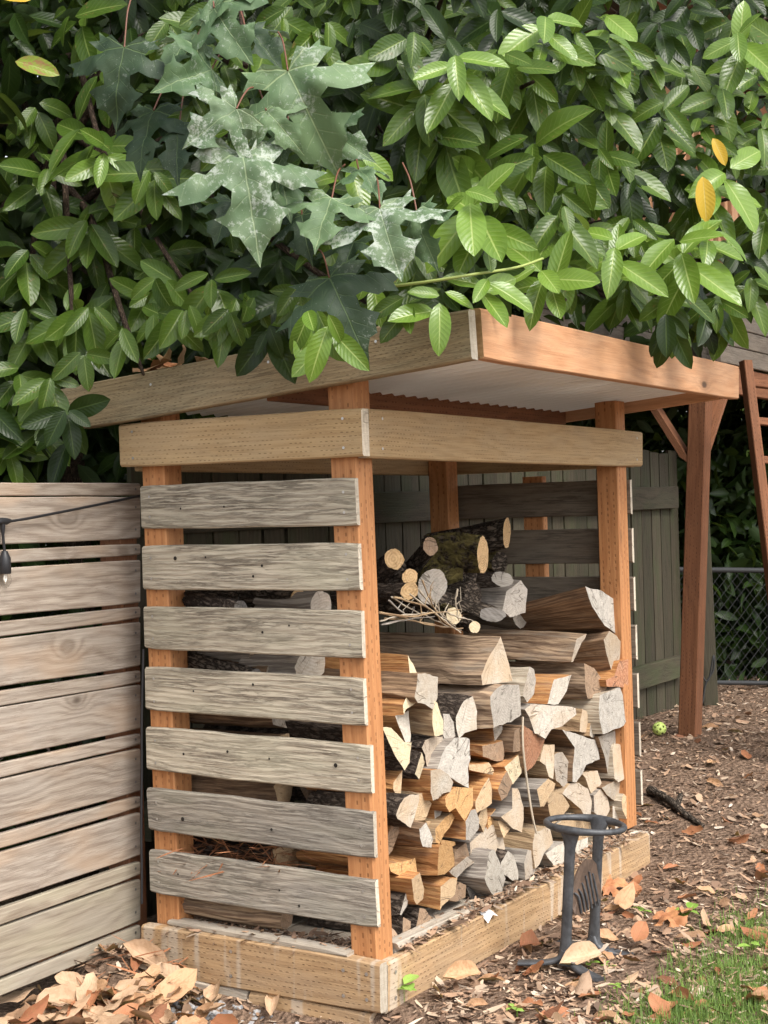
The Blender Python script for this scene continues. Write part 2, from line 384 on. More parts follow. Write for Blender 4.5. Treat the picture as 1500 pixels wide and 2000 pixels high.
M_IRON = plain('grey_cast_iron', (.085, .088, .094), .5, .25, nz=.75, nscale=38, dark=.4, bump=.5)
M_IRONR = plain('rusty_cast_iron', (.13, .085, .06), .6, .25, nz=.8, nscale=45, dark=.5, bump=.3)
M_WIRE = plain('shade_dark_wire', (.028, .029, .03), .6, 0.0)  # near-black instead of galvanised grey, deep shade put into the colour

# ------------------------------------------------------------------ ground
def make_ground():
    g = G(); n = 150
    xs = np.concatenate([np.linspace(-40, -3.2, 12)[:-1], np.linspace(-3.2, 8.5, n), np.linspace(8.5, 60, 12)[1:]])
    ys = np.concatenate([np.linspace(-40, -4.5, 10)[:-1], np.linspace(-4.5, 4.5, 120), np.linspace(4.5, 60, 12)[1:]])
    V = [(x, y, ground_z(x, y)) for y in ys for x in xs]; nx = len(xs); Fs, U = [], []
    for j in range(len(ys)-1):
        for i in range(nx-1):
            a = j*nx+i; f = (a, a+1, a+nx+1, a+nx); Fs.append(f); U.append([V[k][:2] for k in f])
    g.add(V, Fs, U, 0, True)
    q = NT('mulch_soil'); tc = q.n('TexCoord').outputs['Object']
    f = q.noise(tc, 55, 5, .7); f2 = q.noise(tc, 7, 4, .6); f3 = q.vor(tc, 48)
    col = q.mix(q.ss(f, .3, .7), (.12, .078, .055), (.34, .23, .16)); col = q.mix(q.math('MULTIPLY', q.ss(f2, .45, .65), .5), col, (.17, .115, .08))
    q.bump(q.math('ADD', f, f3), 1.0, .02)
    o = g.build('ground', q.fin(col, .95, .1)); tag(o, 'brown bark mulch ground under the leaf litter', kind='structure'); return o
make_ground()

# ------------------------------------------------------------------ woodshed
shed = empty('woodshed', (0, 0, 0), 'open wooden firewood shed with slatted end and corrugated roof', 'woodshed')
Z00, Z01 = dep((0, 0, .6)), dep((0, .82, .6))
def part(name, fn, mats, parent=shed, label=None):
    g = G(); fn(g); o = g.build(name, mats, parent)
    if label: o['label'] = label
    return o
V3 = Vector
def post(pts_top, pts_bot, ext_top=0.0, name='post', mats=W_POST, parent=shed, wx=.089, wy=.089):
    T, B = V3(pts_top), V3(pts_bot); d = (T-B).normalized(); T = T+d*ext_top
    return part(name, lambda g: beam(g, B+V3((wx/2, wy/2, 0)), T+V3((wx/2, wy/2, 0)), (wx/2, 0, 0), (0, wy/2, 0), .004, 6), mats, parent)
PB = on_plane(737, 1868, (0, 0, 0), (0, 1, 0)); PB.z = max(PB.z, .10)-.03
PT = at_z(696, 905, Z00)
post(PT, PB, .285)                                                   # near corner post
LB, LT = at_z(318+18, 1750, Z01), at_z(320, 915, dep((0, .731, 1)))
LB = V3((LT.x+.012, LT.y, .15))
post(LT, LB, .30)                                                   # post by the fence
RTp = on_y(1206, 914, 0.0); RBp = on_y(1227, 1619, 0.0)
post(RTp, RBp, .26)                                                 # post at the open side's far end
post((RTp.x-.02, .74, 1.5), (RTp.x+.01, .74, .15), .22)             # back post
g = None
SL = [((273.6, 948.5), (276.5, 1033.5), (692.5, 932.5), (697, 1027)), ((277, 1065.5), (279.5, 1152.5), (698.5, 1060), (703, 1154)),
      ((280, 1184), (282.7, 1267), (705, 1192.5), (708, 1287)), ((282.7, 1302), (284.5, 1386), (708.5, 1325), (712.7, 1419)),
      ((284.7, 1420), (286.7, 1504.5), (722.5, 1455.5), (725.6, 1550)), ((285.8, 1537.6), (291, 1621), (728.4, 1587), (731.5, 1679)),
      ((291, 1659), (293.5, 1743.5), (732, 1719), (737.5, 1814.5))]
zl = dep((-.02, .83, .6)); zr = dep((-.02, .0, .6))
SLATQ = []
for i, (a, b, c, d) in enumerate(SL):
    TL, BL, TR, BR = at_z(*a, zl), at_z(*b, zl), at_z(*c, zr), at_z(*d, zr); SLATQ.append((TL, BL, TR, BR))
    th = (TR-TL).cross(BL-TL).normalized()*.018
    if th.x < 0: th = -th
    part('slat', lambda g: board(g, TL, BL, TR, BR, th, 18, .004 if i > 3 else .002, .004, 0, 1, seed=i+1), [W_SLATD if i > 4 else W_SLAT, E_PALE])
g = G()
def screw(p, nrm, r=.0045):
    n = V3(nrm).normalized(); x = n.orthogonal().normalized(); y = n.cross(x); c = V3(p)+n*.0012
    ring = [c+(x*math.cos(k*PI/3)+y*math.sin(k*PI/3))*r for k in range(6)]
    g.add(ring, [tuple(range(6))] if (ring[1]-ring[0]).cross(ring[2]-ring[1]).dot(n) > 0 else [tuple(range(6))[::-1]])
for (TL, BL, TR, BR) in SLATQ:
    nn = -(TR-TL).cross(BL-TL).normalized()
    if nn.x > 0: nn = -nn
    for t in (.045, .95):
        for k in (.28, .76):
            screw(TL.lerp(TR, t).lerp(BL.lerp(BR, t), k+rnd.uniform(-.05, .05))+nn*.0008, nn)
hol = G(); g_ = g; g = hol
for (TL, BL, TR, BR) in SLATQ:
    nn = -(TR-TL).cross(BL-TL).normalized()
    if nn.x > 0: nn = -nn
    for _ in range(rnd.randint(2, 4)):
        t, k = rnd.uniform(.12, .9), rnd.uniform(.15, .85); screw(TL.lerp(TR, t).lerp(BL.lerp(BR, t), k)+nn*.0006, nn, rnd.choice((.0035, .0045, .007)))
tag(hol.build('nail_holes', plain('dark_nail_hole', (.02, .016, .012), .9), shed), kind='stuff'); g = g_
# upper band round the posts
bl, br = dep((-.038, .86, 1.6)), dep((-.04, -.03, 1.6))
q_ = [at_z(232, 828, bl), at_z(235, 913, bl), at_z(705, 796, br), at_z(708.5, 892, br)]
part('band_board', lambda g: board(g, *q_, V3((.038, 0, 0)), 8, .001, .004, 0, 1, 21), [W_BAND, E_PALE])
for t in (.06, .93):
    for k in (.2, .8): screw(q_[0].lerp(q_[2], t).lerp(q_[1].lerp(q_[3], t), k)+V3((-.001, 0, 0)), (-1, 0, 0))
yb = q_[2].y+.001
qf = [on_y(720, 796, yb), on_y(721, 895, yb), on_y(1255, 843, yb), on_y(1255, 912, yb)]
part('band_board', lambda g: board(g, *qf, V3((0, .036, 0)), 8, .001, .004, 0, 1, 22), [W_BAND, E_PALE])
for t in (.035, .97):
    for k in (.2, .8): screw(qf[0].lerp(qf[2], t).lerp(qf[1].lerp(qf[3], t), k)+V3((0, -.001, 0)), (0, -1, 0))
xr = qf[2].x
part('band_board', lambda g: beam(g, (xr-.019, yb+.04, qf[2].z-.07), (xr-.019, .87, qf[2].z-.07), (.019, 0, 0), (0, 0, .07), .004, 4), W_BAND)
part('band_board', lambda g: beam(g, (0.02, .85, 1.64), (xr-.04, .85, 1.64), (0, .019, 0), (0, 0, .07), .004, 4), W_BAND)
# base frame
bl2, br2 = dep((-.038, .84, .1)), dep((-.045, -.04, .1))
qb = [at_z(276, 1805, bl2), at_z(276, 1898, bl2), at_z(741.5, 1882, br2), at_z(743, 1982, br2)]
part('base_beam', lambda g: board(g, *qb, V3((.038, 0, 0)), 8, .0015, .004, 0, 1, 31), [W_BASE, E_PALE])
for t in (.40, .86, .95):
    for k in (.25, .75): screw(qb[0].lerp(qb[2], t).lerp(qb[1].lerp(qb[3], t), k)+V3((-.001, 0, 0)), (-1, 0, 0), .006)
yb2 = qb[2].y+.001
qg = [on_y(758, 1880, yb2), on_y(758, 1982, yb2), on_y(1268.7, 1626, yb2), on_y(1270, 1692, yb2)]
part('base_beam', lambda g: board(g, *qg, V3((0, .036, 0)), 8, .0015, .004, 0, 1, 32), [W_BASE, E_PALE])
for t in (.02,):
    for k in (.25, .75): screw(qg[0].lerp(qg[2], t).lerp(qg[1].lerp(qg[3], t), k)+V3((0, -.001, 0)), (0, -1, 0), .006)
xrb = qg[2].x
part('base_beam', lambda g: beam(g, (xrb+.018, yb2+.02, .06), (xrb+.018, .86, .07), (.017, 0, 0), (0, 0, .075), .004, 4), W_DECK)
# sleepers below
zz = dep((-.03, .4, 0))
part('sleeper', lambda g: board(g, at_z(360, 1912, bl2-.1), at_z(360, 1945, bl2-.1), on_x(482, 1936, qb[2].x+.012), on_x(482, 1960, qb[2].x+.012), V3((.08, 0, 0)), 5, .003, .006, 0, None, 33), W_DECK)
part('sleeper', lambda g: board(g, on_x(486, 1936, qb[2].x+.006), on_x(486, 1972, qb[2].x+.006), on_x(722, 1980, qb[2].x+.006), on_x(722, 2030, qb[2].x+.006), V3((.08, 0, 0)), 5, .003, .006, 0, None, 34), W_BASE)
# floor planks
for k in range(6):
    y0 = .002+k*.142
    part('floor_plank', lambda g: beam(g, (.10, y0+.07, .138), (xrb-.05, y0+.07, .138), (0, .068, 0), (0, 0, .010), .003, 10), W_DECK)
part('batten', lambda g: board(g, at_z(327, 1797, bl2-.02), at_z(327, 1808, bl2-.02), on_x(677, 1861, qb[2].x+.004), on_x(677, 1872, qb[2].x+.004), V3((.05, 0, 0)), 8, .002, .003, 0, None, 35), W_DECK)
part('batten', lambda g: board(g, on_y(775, 1842, -.012), on_y(782, 1857, -.012), on_y(918, 1776, -.012), on_y(918, 1786, -.012), V3((0, .045, 0)), 8, .002, .003, 0, None, 36), W_DECK)
# far end slats (outside the far posts) and their ends
for k in range(7):
    zc = 1.455-.19*k
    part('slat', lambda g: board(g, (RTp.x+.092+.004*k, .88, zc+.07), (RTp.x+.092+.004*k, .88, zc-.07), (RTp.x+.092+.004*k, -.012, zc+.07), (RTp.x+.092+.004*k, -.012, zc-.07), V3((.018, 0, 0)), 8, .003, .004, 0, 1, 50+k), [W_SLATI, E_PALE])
part('stud', lambda g: beam(g, (RTp.x+.15, .42, .15), (RTp.x+.13, .42, 1.55), (.02, 0, 0), (0, .045, 0), .004, 4), W_POST)
# roof
xa = -.07
qr = [on_x(103, 762, xa), on_x(160, 838, xa), on_x(914, 602, xa), on_x(921, 702, xa)]
part('roof_beam', lambda g: board(g, *qr, V3((.038, 0, 0)), 12, .0015, .004, 0, 1, 41), [W_ROOFB, E_PALE], label='grey weathered roof beam with incised marks')
for t in (.25, .55, .8): screw(qr[0].lerp(qr[2], t).lerp(qr[1].lerp(qr[3], t), .3)+V3((-.001, 0, 0)), (-1, 0, 0))
ya = qr[3].y+.002
qs = [on_y(938.5, 600, ya), on_y(945.5, 701, ya), on_y(1443, 715, ya), on_y(1443, 780, ya)]
fdir = (qs[0]-qs[1])
part('fascia', lambda g: board(g, *qs, V3((0, .036, 0)), 14, .001, .003, 0, 1, 42), [W_FASCIA, E_ORNG], label='orange cedar fascia board on the roof front')
slope = (qr[3]-qr[1]); slope = slope/slope.y                          # per metre of y
def roof_pt(x, y, off=0.0): return V3((x, qr[3].y+(y-qr[3].y), qr[3].z+slope.z*(y-qr[3].y)+off-(x-xa)*.0))
xe = qs[3].x
def rafter(x): return part('rafter', lambda g: beam(g, roof_pt(x, ya+.04, .07), roof_pt(x, qr[0].y-.1, .07), (.019, 0, 0), (0, 0, .068), .004, 4), W_FASCIA)
rafter(xe-.10)
yy = 1.2
while yy > .2 and proj(roof_pt(1.1, yy, .05))[1] > 779: yy -= .01
print('ledger y', yy)
part('purlin', lambda g: beam(g, roof_pt(xa+.06, yy+.03, .02), roof_pt(xe-.125, yy+.03, .02), (0, .019, 0), (0, 0, .028), .003, 4), W_PLAY)
gs = G(); nx, ny = 420, 4; y0, y1 = ya+.045, min(qr[0].y-.02, .86)
for s_ in (0,):
    V = []; 
    for j in range(ny+1):
        for i in range(nx+1):
            x = xa+.045+(xe-.13-xa-.045)*i/nx; y = y0+(y1-y0)*j/ny
            p = roof_pt(x, y, .062); ph_ = math.sin(x*2*PI/.076); p.z += .024*math.copysign(abs(ph_)**.6, ph_); V.append(p)
    gs.add(V, [(j*(nx+1)+i, j*(nx+1)+i+1, (j+1)*(nx+1)+i+1, (j+1)*(nx+1)+i) for j in range(ny) for i in range(nx)], None, 0, True)
so_ = gs.build('roof_sheet', M_SHEET, shed)
tag(g.build('screw_heads', M_SCREW, shed), kind='stuff')

# ------------------------------------------------------------------ pale slatted fence on the left
FP0 = at_z(274, 1100, 5.03); FDv = (D*math.cos(R(26.5))+RT*math.sin(R(26.5))); FDv = V3((FDv.x, FDv.y, 0)).normalized(); FN = V3((FDv.y, -FDv.x, 0))
pf = empty('slatted_fence', (FP0.x-.4, FP0.y, 0), 'pale cedar fence of wide and narrow horizontal boards beside woodshed', 'fence')
FB = [((943, 968.5), (943, 968)), ((971, 1063.5), (970, 1052)), ((1075, 1100), (1061, 1084)), ((1110, 1202), (1093, 1178)), ((1215, 1244), (1184, 1208)),
      ((1248, 1341), (1214, 1302)), ((1350, 1379), (1309, 1334)), ((1382, 1480), (1336, 1424)), ((1491, 1519), (1432, 1456)), ((1523, 1620), (1461, 1546)),
      ((1629, 1658), (1554, 1578)), ((1666, 1762), (1586, 1672)), ((1775, 1807), (1682, 1710)), ((1812, 1908), (1716, 1800)), ((1916, 1946), (1806, 1836))]
for i, (l, r_) in enumerate(FB):
    f = lambda px, py: on_plane(px, py, FP0, FN)
    L0, L1, R0, R1 = f(0, l[0]), f(0, l[1]), f(274, r_[0]), f(274, r_[1])
    e = 3.2                                                         # the boards run on past the frame
    L0, L1 = R0+(L0-R0)*e, R1+(L1-R1)*e
    part('board', lambda g: board(g, L0, L1, R0, R1, -FN*.018, 16, .0012, .003, 0, None, 60+i), W_FENCEL if i > 11 else W_FENCE, pf)
fd0 = FP0+FDv*-.03
for t in (-.03, -1.3): 
    p = FP0+FDv*t-FN*.062
    part('post', lambda g: beam(g, (p.x, p.y, -.1), (p.x, p.y, 1.44), FDv*.044, FN*.042, .003, 3), W_PLAY, pf)
g = G()
for i, (l, r_) in enumerate(FB):
    for px in (262, 266): 
        ys = r_[0]+(r_[1]-r_[0])*(.5 if r_[1]-r_[0] < 40 else (.25 if px == 262 else .78)); p = on_plane(264, ys, FP0, FN)+FN*.0012; screw(p, FN, .0045)
tag(g.build('screw_heads', plain('dark_screw', (.16, .15, .145), .5, .6), pf), kind='stuff')
cap = [on_plane(0, 942, FP0, FN), on_plane(268, 942, FP0, FN)]

# ------------------------------------------------------------------ mossy picket fence behind
PY = 1.07
gf = empty('picket_fence', (2.2, PY, 0), 'dark mossy vertical picket fence with two rails behind woodshed', 'fence')
x = .24; k = 0
while x < 5.25:
    wd = .125+.02*rnd.random(); tz = 1.74+rnd.uniform(-.02, .02)-.02*(x < 2); yy = PY+rnd.uniform(0, .006); tl = rnd.uniform(-.012, .012)
    part('picket', lambda g: board(g, (x+tl, yy, tz), (x, yy, .08), (x+wd+tl, yy, tz+rnd.uniform(-.006, .006)), (x+wd, yy, .08), V3((0, .018, 0)), 1, 0, .003, 0, None, k), W_PICK, gf)
    # the grain of a picket runs upwards: turn its map
    me = gf.children[-1].data; a = np.zeros(len(me.uv_layers[0].data)*2, dtype=np.float32); me.uv_layers[0].data.foreach_get('uv', a)
    a = a.reshape(-1, 2)[:, ::-1].copy(); me.uv_layers[0].data.foreach_set('uv', a.ravel())
    x += wd+.012; k += 1
for zc in (1.44, .42):
    part('rail', lambda g: beam(g, (.24, PY-.022, zc-.01), (5.2, PY-.022, zc+.03), (0, .020, 0), (0, 0, .066), .004, 12), W_PICK, gf)
b0 = on_ground(1386, 1376); t0 = at_z(1368, 1000, dep(b0)); t0 = b0+(t0-b0)*1.9
ep = part('post', lambda g: beam(g, b0-(t0-b0)*.05, t0, RT*.045, D*.045, .004, 4), W_PICK, gf)
g2 = G(); dz = dep(b0)-.12
tube(g2, bez([at_z(x_, y_, dz) for x_, y_ in ((1365, 1380), (1372, 1372), (1377, 1340), (1384, 1325), (1393, 1310), (1395, 1290), (1393, 1282), (1386, 1322), (1378, 1330), (1368, 1310))], 4), .006, 5)
tag(g2.build('wire_loop', M_WIRE), 'grey wire looped round the leaning fence end post', 'wire')

# ------------------------------------------------------------------ playhouse
pb = on_ground(1345, 1436); pz = dep(pb)
ph = empty('playhouse', (pb.x, pb.y, 0), 'brown timber playhouse on posts with braces and grey siding behind leaves', 'playhouse')
ptop = at_z(1368, 790, pz); PX = V3((1, 0, 0)); PYv = V3((0, 1, 0))
hs_ = .049
ptop = pb+(ptop-pb)*1.02
part('post', lambda g: beam(g, pb-V3((0, 0, .1)), ptop, PX*hs_, PYv*hs_, .005, 6), W_PLAY, ph)
hk = lambda py: pb+(ptop-pb)*((1436-py)/646.0)
br_ = hk(905)
zt_ = hk(765).z
# braces spread from the post to the deck frame
part('brace', lambda g: beam(g, br_+V3((0, .05, -.02)), V3((br_.x+.0, br_.y+.30, zt_)), (.045, 0, 0), (0, .04, .03), .004, 3), W_PLAY, ph)
part('brace', lambda g: beam(g, br_+V3((.05, -.0, .02)), V3((br_.x+.42, br_.y, zt_)), (0, .04, 0), (.03, 0, .045), .004, 3), W_PLAY, ph)
DZ = zt_
yF = pb.y-.02; xL = pb.x-.02
part('deck_beam', lambda g: beam(g, (xL, yF, DZ+.07), (xL+3.6, yF, DZ+.07), (0, .02, 0), (0, 0, .075), .004, 8), W_PLAY, ph)
part('deck_beam', lambda g: beam(g, (xL-.02, yF+.03, DZ+.07), (xL-.02, yF+2.2, DZ+.07), (.02, 0, 0), (0, 0, .075), .004, 8), W_PLAY, ph)
for k in range(14):
    zc = DZ+.16+.118*k
    part('siding_board', lambda g: beam(g, (xL+.05, yF+.9+.01*(k % 2), zc+.055), (xL+3.6, yF+.9+.01*(k % 2), zc+.055), (0, .010, 0), (0, 0, .056), .004, 8), W_SIDE, ph)
for k in range(5):
    zc = DZ+.155+.105*k+.0
    part('siding_board', lambda g: beam(g, (xL+.52, yF-.03, zc+.05), (xL+3.6, yF-.03, zc+.05), (0, .010, 0), (0, 0, .05), .004, 8), W_SIDE, ph)
for k in range(9):
    part('baluster', lambda g: beam(g, (xL+.02+.13*k, yF+.02, DZ+.80), (xL+.02+.13*k, yF+.02, DZ+1.70), (.022, 0, 0), (0, .022, 0), .003, 2), W_FASCIA, ph)
for k in range(1, 7):
    part('baluster', lambda g: beam(g, (xL, yF+.02+.14*k, DZ+.80), (xL, yF+.02+.14*k, DZ+1.70), (.022, 0, 0), (0, .022, 0), .003, 2), W_FASCIA, ph)
part('top_rail', lambda g: beam(g, (xL-.05, yF+.01, DZ+1.735), (xL+3.6, yF+.01, DZ+1.735), (0, .05, 0), (0, 0, .035), .004, 4), W_PLAY, ph)
part('roof_beam', lambda g: beam(g, (xL-.3, yF+.05, DZ+1.95), (xL+3.6, yF+.05, DZ+1.95), (0, .025, 0), (0, 0, .08), .004, 4), W_PLAY, ph)
part('post', lambda g: beam(g, (xL+.9, yF+.03, DZ+.15), (xL+.9, yF+.03, DZ+1.9), (.05, 0, 0), (0, .05, 0), .004, 4), W_FASCIA, ph)
for k in range(15):
    part('deck_board', lambda g: beam(g, (xL+.02, yF+.12+.145*k, DZ+.16), (xL+3.5, yF+.12+.145*k, DZ+.16), (0, .069, 0), (0, 0, .012), .003, 4), W_SIDE, ph)
for k in range(12):
    part('added_roof_board', lambda g: beam(g, (xL-.4, yF-.2+.21*k, DZ+2.05+.002*k), (xL+3.8, yF-.2+.21*k, DZ+2.05+.002*k), (0, .1, 0), (0, 0, .012), .003, 2), W_SIDE, ph)  # out-of-view roof boards added to block light from above
# ladder leaning on the deck
ld = empty('ladder', tuple(on_ground(1560, 1440)), 'brown wooden ladder leaning on the playhouse deck', 'ladder')
lz = pz-.35
a0, a1 = at_z(1456, 705, lz), at_z(1545, 1440, lz-.45)
off = PX*.42+RT*.05
for o_ in (V3(), off): part('rail', lambda g: beam(g, a1+o_, a0+o_, RT*.022, D*.055, .004, 6), W_PLAY, ld)
for k in range(9):
    t = .06+k*.107; p = a0.lerp(a1, t)
    part('rung', lambda g: beam(g, p+off*.06, p+off*.94, D*.045, UP*.018, .003, 2), W_PLAY, ld)

# ------------------------------------------------------------------ chain link fence beyond
cz = 10.2
cf = empty('chain_link_fence', tuple(at_z(1440, 1330, cz)), 'grey chain link fence in deep shade beyond playhouse post', 'fence')
c0, c1 = at_z(1300, 1112, cz-.3), at_z(1700, 1116, cz+.6); b0_, b1_ = at_z(1300, 1332, cz-.3), at_z(1700, 1336, cz+.6)
part('top_rail', lambda g: tube(g, [c0, c1], .018, 8), M_WIRE, cf); part('bottom_rail', lambda g: tube(g, [b0_, b1_], .016, 8), M_WIRE, cf)
pp = c0.lerp(c1, .49); pq = b0_.lerp(b1_, .49)
part('post', lambda g: tube(g, [pq-V3((0, 0, .2)), pp+V3((0, 0, .05))], .028, 8), M_WIRE, cf)
gw = G(); L_ = (c1-c0).length; H_ = (c0-b0_).length; ex = (c1-c0)/L_; ey = (b0_-c0)/H_; stp = .075
for sgn in (1, -1):
    k = -H_
    while k < L_+H_:
        pts = []
        a, b = (k, 0), (k+sgn*H_, H_)
        def clipx(a, b):
            (x0, y0_), (x1, y1_) = a, b
            lo, hi = 0, 1
            for bound, s in ((0, 1), (L_, -1)):
                f0, f1 = s*(x0-bound), s*(x1-bound)
                if f0 < 0 and f1 < 0: return None
                if f0 < 0: lo = max(lo, f0/(f0-f1))
                elif f1 < 0: hi = min(hi, f0/(f0-f1))
            return (lo, hi) if hi > lo else None
        cl = clipx(a, b)
        if cl:
            P = [c0+ex*(a[0]+(b[0]-a[0])*t)+ey*(H_*t) for t in cl]
            tube(gw, P, .0017, 4, caps=False)
        k += stp
tag(gw.build('wire_mesh', M_WIRE, cf), kind='stuff')

# ------------------------------------------------------------------ firewood
END = {'white': endgrain('white_weathered_log_end', (.62, .57, .485), (.37, .32, .255), blotch=(.33, .285, .23), blotamt=.45, warm=.75),
       'speck': endgrain('speckled_log_end', (.63, .585, .51), (.34, .30, .255), blotch=(.17, .155, .135), blotamt=.55, warm=.5),
       'grey': endgrain('grey_log_end', (.52, .47, .40), (.27, .235, .20), blotch=(.20, .18, .16), blotamt=.4, warm=.5),
       'tan': endgrain('tan_log_end', (.62, .455, .28), (.39, .25, .135), blotch=(.33, .27, .2), blotamt=.3),
       'orange': endgrain('orange_log_end', (.62, .38, .17), (.40, .205, .08), blotch=(.36, .25, .15), blotamt=.25),
       'yellow': endgrain('pale_yellow_log_end', (.68, .575, .39), (.48, .37, .225), blotch=(.42, .33, .22), blotamt=.35),
       'red': endgrain('reddish_log_end', (.52, .27, .155), (.30, .125, .065), ring=150, rings=1.0, blotch=(.5, .36, .25), blotamt=.3),
       'brown': endgrain('brown_log_end', (.38, .26, .17), (.20, .13, .08), blotch=(.2, .17, .14), blotamt=.4),
       'dark': endgrain('dark_log_end', (.22, .20, .18), (.08, .07, .06), blotch=(.05, .045, .04), blotamt=.5),
       'round': endgrain('fresh_round_log_end', (.70, .49, .27), (.44, .27, .12), ring=240, rings=1.0, cs=.012, blotch=(.42, .27, .13), blotamt=.3)}
SIDE = {'orange': splitside('orange_split_wood', (.58, .31, .125), (.30, .125, .045)),
        'tan': splitside('tan_split_wood', (.50, .36, .21), (.27, .175, .10)),
        'brown': splitside('brown_split_wood', (.34, .225, .135), (.13, .08, .05), blot=(.09, .06, .04), blotamt=.5),
        'grey': splitside('grey_split_wood', (.42, .375, .32), (.20, .17, .145)),
        'weath': splitside('weathered_split_wood', (.46, .33, .215), (.16, .105, .07), blotamt=.45),
        'pale': splitside('pale_split_wood', (.62, .54, .42), (.36, .29, .21)),
        'bark': barkmat('grey_brown_bark', (.21, .165, .13), (.045, .033, .026)),
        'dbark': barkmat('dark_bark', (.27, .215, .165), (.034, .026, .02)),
        'moss': barkmat('mossy_dark_bark', (.24, .19, .14), (.032, .025, .019), (.25, .205, .075))}
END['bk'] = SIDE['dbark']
def resample(P, n):
    P = [V3(p) for p in P]; L = [0]
    for i in range(len(P)): L.append(L[-1]+(P[(i+1) % len(P)]-P[i]).length)
    out = []; corner = set()
    tot = L[-1]
    for k in range(n):
        s_ = tot*k/n
        i = max(j for j in range(len(P)) if L[j] <= s_+1e-9); t = (s_-L[i])/max(1e-9, L[i+1]-L[i])
        out.append(P[i].lerp(P[(i+1) % len(P)], t))
    # snap nearest sample to each true corner, keeping the outline sharp
    for p in P:
        k = min(range(n), key=lambda j: (out[j]-p).length); out[k] = p.copy()
    return out
CROPS = {'A': (730, 1180, 5.5556), 'B': (960, 1180, 5.0), 'C': (740, 1480, 5.0), 'D': (960, 1480, 4.6875), 'E': (700, 880, 2.5), 'P': (0, 0, 1.0)}
LOGGROUP = 'split firewood logs stacked in the woodshed'
def solid_log(Pend, axis, L, emat, smat, label, seed, rough=.006, group=LOGGROUP, nsec=9, taper=.0, smooth=False, bulge=.0):
    """Pend: outline of the sawn face in space; axis: unit vector into the stack"""
    rr = random.Random(seed); n = max(22, 2*len(Pend)+4); E_ = resample(Pend, n)
    c = sum(E_, V3())/n; E_ = [c+(p-c)*(1.05+rr.uniform(-.045, .025)) for p in E_]
    c = sum(E_, V3())/n; base = c+axis*(L*.5)
    th = [rr.uniform(-1, 1)*rough for _ in range(n)]
    bend = V3((rr.uniform(-1, 1), 0, rr.uniform(-1, 1)))*.006
    secs, us = [], []
    for k in range(nsec+1):
        t = k/nsec; ring = []
        for i, p in enumerate(E_):
            d_ = p-c; rad = d_.length; dn = d_/max(rad, 1e-6)
            a = (th[i]*min(1, t*3)+rough*1.1*noise.noise((t*L*9, i*.9, seed*1.7))*min(1, t*6))
            a = max(a, -rad*.3); a = min(a, rough*.6)
            ring.append(p+axis*(t*L)+dn*(a-taper*t*rad)+bend*math.sin(t*PI))
        secs.append(ring); us.append(t*L)
    g = G(); sweep(g, secs, us, 0, False, smooth)
    back = secs[-1]; cb = sum(back, V3())/n
    g.add(back+[cb], [(i, (i+1) % n, n) for i in range(n)])
    me_o = g.build('firewood_log', smat); 
    # put the origin on the log
    me_o.data.transform(Matrix.Translation(-base)); me_o.location = base
    tag(me_o, label, 'firewood log', group)
    h = G(); ux = V3((0, 0, 1)).cross(axis).normalized(); uz = axis.cross(ux)
    mid = [c+(p-c)*.55+axis*rr.uniform(-.0006, .0006) for p in E_]; cc = c+axis*.0
    allp = E_+mid+[cc]; fs = [(i, (i+1) % n, n+(i+1) % n, n+i) for i in range(n)]+[(n+i, n+(i+1) % n, 2*n) for i in range(n)]
    uvf = lambda p: ((p-c).dot(ux), (p-c).dot(uz))
    h.add(allp, fs, [[uvf(allp[i]) for i in f] for f in fs])
    e = h.build('cut_end', emat, me_o)
    bm = bmesh.new(); bm.from_mesh(e.data); bmesh.ops.recalc_face_normals(bm, faces=bm.faces)
    if sum((f.normal for f in bm.faces), V3()).dot(axis) > 0: bmesh.ops.reverse_faces(bm, faces=bm.faces)
    bm.to_mesh(e.data); bm.free()
    bm = bmesh.new(); bm.from_mesh(me_o.data); bmesh.ops.recalc_face_normals(bm, faces=bm.faces)
    bm.to_mesh(me_o.data); bm.free()
    return me_o
